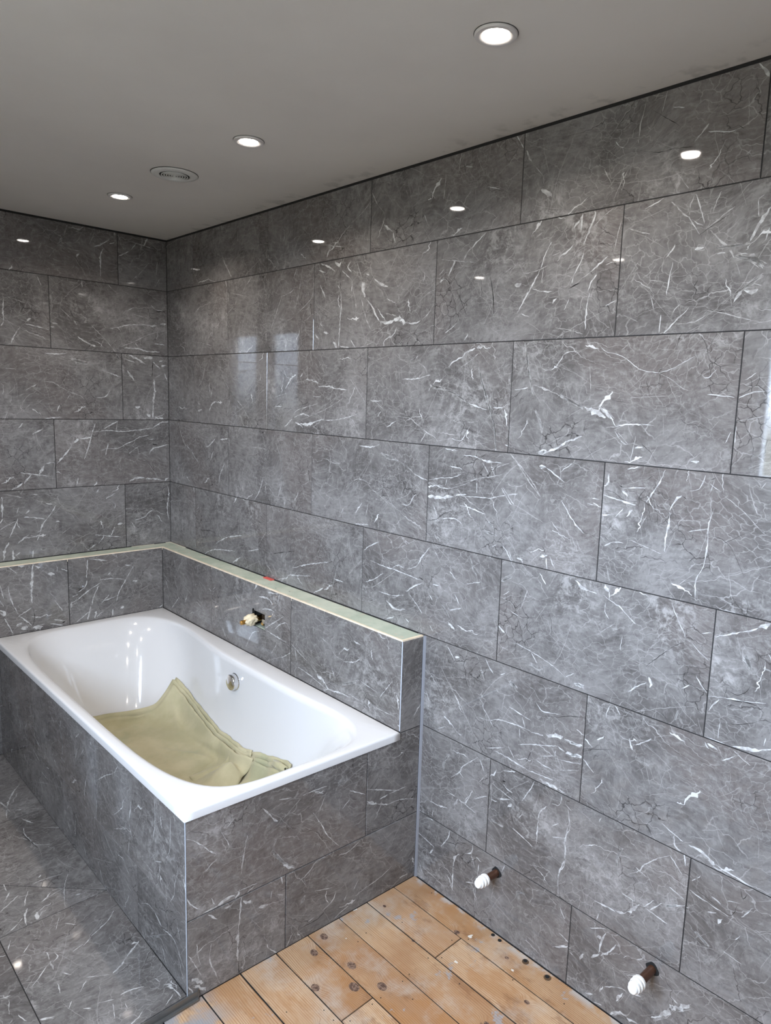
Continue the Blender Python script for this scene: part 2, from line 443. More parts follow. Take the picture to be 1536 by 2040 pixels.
# left wall with window, wall behind the camera, ceiling
y0, y1, z0, z1 = WIN
def wall_with_hole():
    bm = bmesh.new()
    for a, b in (((XL - .12, YF, -.02), (XL, y0, ZC + .05)), ((XL - .12, y1, -.02), (XL, .12, ZC + .05)),
                 ((XL - .12, y0, -.02), (XL, y1, z0)), ((XL - .12, y0, z1), (XL, y1, ZC + .05))):
        r = bmesh.ops.create_cube(bm, size=1)
        for v in r['verts']: v.co = Vector([(a[i] + b[i]) / 2 + v.co[i] * (b[i] - a[i]) for i in range(3)])
    return link('wall_left', bm_mesh('wall_left', bm), None, M_WALL)
tag(wall_with_hole(), kind='structure')
tag(box('wall_front', (XL - .12, YF - .12, -.02), (.12, YF, ZC + .05), M_WALL), kind='structure')
tag(box('ceiling', (XL - .12, YF - .12, ZC), (.12, .12, ZC + .10), M_CEIL), kind='structure')
win = tag(link('window_1', None), kind='structure'); win.location = (XL - .06, yc, z0)
def wbox(n, a, b, mat, bev=.003):
    o = box(n, a, b, mat, None, bev); o.parent = win; o.matrix_parent_inverse = Matrix.Translation(-win.location); return o
fw = .032
wbox('window_frame', (XL - .085, y0, z0), (XL - .035, y0 + fw, z1), M_FRAME)
wbox('window_frame', (XL - .085, y1 - fw, z0), (XL - .035, y1, z1), M_FRAME)
wbox('window_frame', (XL - .085, y0, z0), (XL - .035, y1, z0 + fw), M_FRAME)
wbox('window_frame', (XL - .085, y0, z1 - fw), (XL - .035, y1, z1), M_FRAME)
wbox('window_frame', (XL - .085, yc - .135, z0), (XL - .035, yc + .135, z1), M_FRAME)
wbox('window_sill', (XL - .035, y0 - .03, z0 - .025), (XL + .02, y1 + .03, z0), M_FRAME)

# ------------------------------------------------------------------ floors
floor = tag(box('floor', (XL, YF, -.10), (0.0, -1.70, -.0035), M_BLACK), kind='structure')
seams = [0.0, -.092, -.203, -.312, -.424, -.531, -.643, -.755]
while seams[-1] > XL: seams.append(seams[-1] - .111)
ENDS = {1: [-2.062], 3: [], 4: [-2.045], 0: [], 2: [], 5: []}
for i in range(len(seams) - 1):
    xa, xb = seams[i + 1] + .0022, seams[i] - .0022
    yA = -1.71
    cuts = [yA] + ENDS.get(i, [-3.0 if i % 2 else -2.6]) + [YF]
    for k in range(len(cuts) - 1):
        top = random.uniform(-.0012, .0004)
        a, b = cuts[k + 1] + .0016, cuts[k] - .0016
        n = 10; L_, R_ = [], []
        for q in range(n + 1):
            yy = a + (b - a) * q / n
            L_.append((xa + .0012 * noise.noise((yy * 9, i, 1.))), ); R_.append((xb + .0012 * noise.noise((yy * 9, i, 5.))), )
        poly = [(R_[q], a + (b - a) * q / n) for q in range(n + 1)] + [(L_[q], a + (b - a) * q / n) for q in range(n, -1, -1)]
        v, f = prism(poly, -.020, top, .0007)
        link('floorboard', mesh('floorboard', v, f), floor, M_WOOD)
# bored holes and nail heads in the boards
def disc(name, x, y, z, r, mat, parent, th=.0006, n=16):
    v, f = prism([(x + r * math.cos(2 * PI * i / n), y + r * math.sin(2 * PI * i / n)) for i in range(n)], z - th, z, th * .5)
    return link(name, mesh(name, v, f), parent, mat)
M_HOLE = plain('bored_hole', (.10, .055, .025), .9, noise_amt=.5, nscale=120)
for x, y, r in ((-.022, -2.245, .010), (-.022, -2.320, .0105)):
    disc('bored_hole', x, y, .0009, r, M_HOLE, floor); disc('bored_hole', x + .002, y + .002, .0012, r * .6, M_BLACK, floor)
for x, y in ((-.012, -2.118), (-.014, -2.145)): disc('bored_hole', x, y, .0009, .006, M_BLACK, floor, n=10)
for (x, y) in [(-.545, -2.03), (-.545, -1.99), (-.515, -2.06), (-.44, -2.06), (-.41, -2.06), (-.33, -2.06), (-.30, -2.055), (-.22, -2.05), (-.19, -2.075),
               (-.12, -2.05), (-.08, -2.08), (-.29, -1.86), (-.33, -1.87), (-.18, -1.90), (-.22, -2.17), (-.10, -2.26), (-.62, -1.93), (-.35, -2.12), (-.02, -1.87), (-.06, -2.40)]:
    disc('nail', x, y, .0006, .0017, M_BLACK, floor, n=8)

ZT = 0.025
YE = -1.738
floor_t = tag(box('floor_tiled', (XL, YE + .003, -.10), (-.79, 0.0, ZT - .0009), M_GROUT), kind='structure')
def ftile(poly, variant=None, rot=False):
    xs = [p[0] for p in poly]; ys = [p[1] for p in poly]; ox, oy = min(xs), min(ys)
    # shrink by half a joint towards the middle
    cxx, cyy = sum(xs) / len(xs), sum(ys) / len(ys)
    n = len(poly); out = []
    for i in range(n):
        a = Vector(poly[i - 1]); b = Vector(poly[i]); c = Vector(poly[(i + 1) % n])
        d1 = (b - a).normalized(); d2 = (c - b).normalized()
        n1 = Vector((-d1.y, d1.x)); n2 = Vector((-d2.y, d2.x)); q = n1 + n2; q = q / max(.3, q.dot(n1))
        b2 = b + q * .0011; out.append((b2.x - ox, b2.y - oy))
    place_tile(floor_t, (ox, oy, ZT), (1, 0, 0), (0, 1, 0), out, variant)
xe = -.797
ftile(rect(-1.10, YE, xe, -1.207), 3); 
for a in range(2): ftile(rect(-1.10 - .6 * (a + 1), YE, -1.10 - .6 * a, -1.207), 5 + a)
cxt, cyt = xe - .59, -.617
ftile([(xe, -1.207), (xe, -.617), (cxt, -.617)], 7)
ftile([(xe, -.617), (xe, -.0), (xe - .10, -.0), (cxt, -.617)], 1)
ftile([(xe, -1.207), (cxt, cyt), (cxt, -1.207)], 9)
ftile([(cxt, -1.207), (cxt, cyt), (cxt - .59, -1.207)], 4)
ftile([(cxt, cyt), (xe - .10, 0), (cxt - .49, 0)], 2)
ftile([(cxt, cyt), (cxt - .49, 0), (cxt - .59, 0), (cxt - .59, -1.207)], 8)
ftile(rect(XL, -1.207, cxt - .59, 0), 6)
# metal edge profile of the tiled floor, running a little past the corner
tr = tag(link('trim_1', None), kind='structure'); tr.location = (-1.4, YE, 0)
def child(o, par): o.parent = par; o.matrix_parent_inverse = Matrix.Translation(-par.location); return o
child(box('edge_profile', (XL, YE - .004, .006), (-.768, YE - .001, ZT - .001), M_STEEL), tr)
child(box('edge_profile', (XL, YE - .012, .001), (-.770, YE - .004, .006), M_STEEL), tr)
child(box('edge_profile', (-.770, YE - .005, .0), (-.766, YE - .001, .030), M_STEEL), tr)

# ------------------------------------------------------------------ bath surround and the two low walls
def yfront(x): return -1.775 - 0.046 * x      # the front panel is a little out of square
LED = 0.838
A0 = Vector((-.085, -.087, 0)); A1 = Vector((-.093, yfront(-.093), 0))       # inner face of the low wall
# low wall core on the right
def slab(name, poly, z0, z1, mat, parent=None, bev=0.0):
    v, f = prism(poly, z0, z1, bev); return link(name, mesh(name, v, f), parent, mat)
S = .0009   # how far the core sits behind the tile faces
def low_core():
    def xi(y): return -.085 + S + (-.008) * (-.087 - y) / (1.771 - .087)
    y0_, y1_ = -.080, yfront(-.09) + S
    def q(ya, yb, za, zb, xo=None):
        a, b = (xi(ya), xi(yb)) if xo is None else (xo, xo)
        yr = yfront(0) + S if yb == y1_ else yb
        yl = -.0005 if ya == y0_ else ya
        return prism([(a, ya), (b, yb), (-.0005, yr), (-.0005, yl)], za, zb)
    parts = [q(y0_, -.902, 0, LED - .014), q(-.990, y1_, 0, LED - .014), q(-.902, -.990, 0, .662), q(-.902, -.990, .726, LED - .014), q(-.902, -.990, .662, .726, -.048)]
    V_, F_ = [], []
    for v, f in parts:
        k = len(V_); V_ += v; F_ += [tuple(a + k for a in g) for g in f]
    return link('wall_low_right', mesh('wall_low_right', V_, F_), None, M_GROUT)
low_r = tag(low_core(), kind='structure')
low_b = tag(slab('wall_low_back', [(XL, -.087 + S), (-.081, -.087 + S), (-.081, -.0005), (XL, -.0005)], 0, LED - .014, M_GROUT), kind='structure')
# inner face of right low wall
du = (A1 - A0).normalized(); ln = (A1 - A0).length
zr0 = LED - .3005
seg = [0, .566 - .087, 1.168 - .087, ln - .0015]
def face_tile(parent, O, u, s0, s1, za, zb, k0, zbase, variant):
    """tile cut from s0 to s1 along u; k0 is where its whole tile starts, zbase its bottom"""
    poly = rect(s0 - k0 + GAP, za - zbase + GAP, s1 - k0 - GAP, zb - zbase - GAP)
    return place_tile(parent, Vector(O) + u * k0 + Vector((0, 0, zbase)), u, (0, 0, 1), poly, variant)
face_tile(low_r, A0, du, seg[0], seg[1], zr0, LED - .003, seg[1] - .602, zr0, 9)
# tile with the square cut-out for the valve: laid round the hole in one mesh
hy0, hy1, hz0, hz1 = .902, .990, .662, .726
def holed(parent, O, u, s0, s1, za, zb, k0, zbase, hs0, hs1, hza, hzb, variant):
    X = [s0 - k0 + GAP, hs0 - k0, hs1 - k0, s1 - k0 - GAP]; Y = [za - zbase + GAP, hza - zbase, hzb - zbase, zb - zbase - GAP]
    v, f = [], []
    for zz in (0.0, -TH):
        for y in Y:
            for x in X: v.append((x, y, zz))
    for j in range(3):
        for i in range(3):
            if i == 1 and j == 1: continue
            a = j * 4 + i; f.append((a, a + 1, a + 5, a + 4)); f.append((16 + a + 4, 16 + a + 5, 16 + a + 1, 16 + a))
    for a, b in ((5, 6), (6, 10), (10, 9), (9, 5)): f.append((a, a + 16, b + 16, b)[::-1])
    for a, b in ((0, 3), (3, 15), (15, 12), (12, 0)): f.append((a, b, b + 16, a + 16)[::-1])
    me = mesh('tile', v, f); me.materials.append(M_MARBLE)
    bm = bmesh.new(); bm.from_mesh(me); bmesh.ops.recalc_face_normals(bm, faces=bm.faces); bm.to_mesh(me); bm.free()
    o = link('tile', me, parent); u = u.normalized(); uz = u.cross(Vector((0, 0, 1)))
    mm = Matrix((u, Vector((0, 0, 1)), uz)).transposed().to_4x4(); mm.translation = Vector(O) + u * k0 + Vector((0, 0, zbase))
    o.matrix_world = mm; o.pass_index = variant; TILES.append(o)
holed(low_r, A0, du, seg[1], seg[2], zr0, LED - .003, seg[1], zr0, hy0 - .087, hy1 - .087, hz0, hz1, 6)
face_tile(low_r, A0, du, seg[2], seg[3], zr0, LED - .003, seg[2], zr0, 0)
# face of the back low wall (down to the floor left of the bath)
ub = Vector((1, 0, 0)); Ob = Vector((XL, -.087, 0)); LB = -XL - .085
for r, (za, zb) in enumerate(((zr0, LED - .003), (.237, zr0), (0.026, .237))):
    j = LB + .085 - (.516 if r % 2 == 0 else .815)
    k = j - .602 * 6
    while k < LB:
        a, b = max(0, k), min(LB, k + .602)
        if b - a > .005: face_tile(low_b, Ob, ub, a, b, za, zb, k, za if r < 2 else .237 - .3005, [5, 10, 2][r] if k < j else [2, 8, 1][r])
        k += .602
# tops: green board with a cream cut edge, gap against the wall tiles filled with black strips as its shade
bt = slab('top_board', [(-.082, -.080), (-.0885, yfront(-.09) + .006), (-.006, yfront(-.006) + .006), (-.006, -.006), (-.012, -.006)], LED - .014, LED, M_BOARD, low_r, .001)
bt2 = slab('top_board', [(XL, -.082), (-.0825, -.082), (-.013, -.006), (XL, -.006)], LED - .014, LED - .0005, M_BOARD, low_b, .001)
slab('board_edge', [(-.0845, -.0865), (-.0925, yfront(-.0925) + .001), (-.0868, yfront(-.0868) + .0065), (-.0792, -.0785)], LED - .0135, LED + .0006, M_EDGE, low_r)
slab('board_edge', [(-.0920, yfront(-.0920) + .0008), (-.006, yfront(-.006) + .0008), (-.006, yfront(-.006) + .008), (-.0868, yfront(-.0868) + .008)], LED - .0135, LED + .0006, M_EDGE, low_r)
slab('board_edge', [(XL, -.0862), (-.0845, -.0862), (-.0805, -.0810), (XL, -.0810)], LED - .0135, LED - .0002, M_EDGE, low_b)
slab('painted_gap_shadow', [(-.0062, yfront(0) + .03), (-.0003, yfront(0) + .03), (-.0003, -.17), (-.0062, -.17)], LED - .004, LED + .0003, M_BLACK, low_r)  # black strip paints the shade of the gap behind the board
slab('painted_gap_shadow', [(XL, -.0066), (-.20, -.0066), (-.20, -.0003), (XL, -.0003)], LED - .004, LED + .0002, M_BLACK, low_b)
# scraps of pale tape left at the wall joint
M_SCRAP = plain('pale_tape', (.62, .58, .47), .8, noise_amt=.2)
slab('tape_scrap', [(-.012, -.165), (-.003, -.165), (-.003, -.003), (-.03, -.003), (-.03, -.012), (-.012, -.014)], LED, LED + .0015, M_SCRAP, low_r)
slab('tape_scrap', [(-.20, -.014), (-.09, -.013), (-.09, -.004), (-.20, -.004)], LED, LED + .0012, M_SCRAP, low_b)
# polished corner edges
child_tr = tag(slab('trim_2', [(-.0938, yfront(-.093) + .0015), (-.0922, yfront(-.093) - .0008), (-.0900, yfront(-.09) + .001), (-.0915, yfront(-.09) + .004)], .541, LED - .003, M_TRIM), kind='structure')
tag(slab('trim_3', [(-.0062, yfront(0) - .0035), (-.0004, yfront(0) - .0075), (-.0004, yfront(0) + .0002), (-.0062, yfront(0) + .0002)], 0.001, LED - .001, M_SILICONE), kind='structure')

# bath surround
FLx = -.797; Pf0 = Vector((FLx, yfront(FLx), 0)); Pf1 = Vector((0, yfront(0), 0))
RB = .513   # underside of the rim
sur = slab('bath_surround', [(FLx + S, yfront(FLx) + S), (-.0885, yfront(-.0885) + S), (-.0805, -.092), (-.806 + S, -.092)], 0, .11, M_GROUT)
tag(sur, 'grey marble tiled panels boxing in the white bath', 'bath panel')
uf = (Pf1 - Pf0).normalized(); lf = (Pf1 - Pf0).length
def fx(x): return (x - FLx) * lf / (0 - FLx)
face_tile(sur, Pf0, uf, .0012, fx(-.5035), 0.002, .2345, fx(-.5035) - .602, .237 - .3005, 2)
face_tile(sur, Pf0, uf, fx(-.5035), lf - .0055, 0.002, .2345, fx(-.5035), .237 - .3005, 11)
face_tile(sur, Pf0, uf, .0012, fx(-.219), .2345, RB, fx(-.219) - .602, .2345, 4)
# right of the joint the tile runs on past the end of the bath, notched round the rim corner
o = face_tile(sur, Pf0, uf, fx(-.219), lf - .0055, .2345, .5345, fx(-.219), .2345, 8)
nx = fx(-.0905) - fx(-.219); h1 = .5345 - .2345; hr = RB - .2345; w1 = lf - .0055 - fx(-.219)
o.data = tile_mesh([(GAP, GAP), (w1 - GAP, GAP), (w1 - GAP, h1 - GAP), (nx, h1 - GAP), (nx, hr - GAP), (GAP, hr - GAP)])
face_tile(low_r, Pf0, uf, fx(-.0918), lf - .0055, .5345, LED - .003, fx(-.0918) - .2, .5345, 10)
# left panel, seen edge on
Q0 = Vector((-.806, -.088, 0)); Q1 = Pf0; ul = (Q1 - Q0).normalized(); ll = (Q1 - Q0).length
def sy(y): return -.088 - y
for (za, zb, jy, vv) in ((.2345, RB, (-.54, -1.144), (3, 7, 0)), (.0265, .2345, (-.84, -1.442), (5, 1, 9))):
    e = [0] + [sy(y) for y in jy] + [ll - .0012]
    for i in range(3):
        k0 = e[i] if i else e[1] - .602
        face_tile(sur, Q0, ul, e[i], e[i + 1], za, zb, k0, za if za > .1 else .2345 - .3005, vv[i])
tag(slab('corner_trim', [(FLx - .0004, yfront(FLx) + .0012), (FLx + .0010, yfront(FLx) - .0006), (FLx + .0022, yfront(FLx) + .0012), (FLx + .0008, yfront(FLx) + .003)], .002, RB, M_TRIM, sur), 'pale polished corner edge')

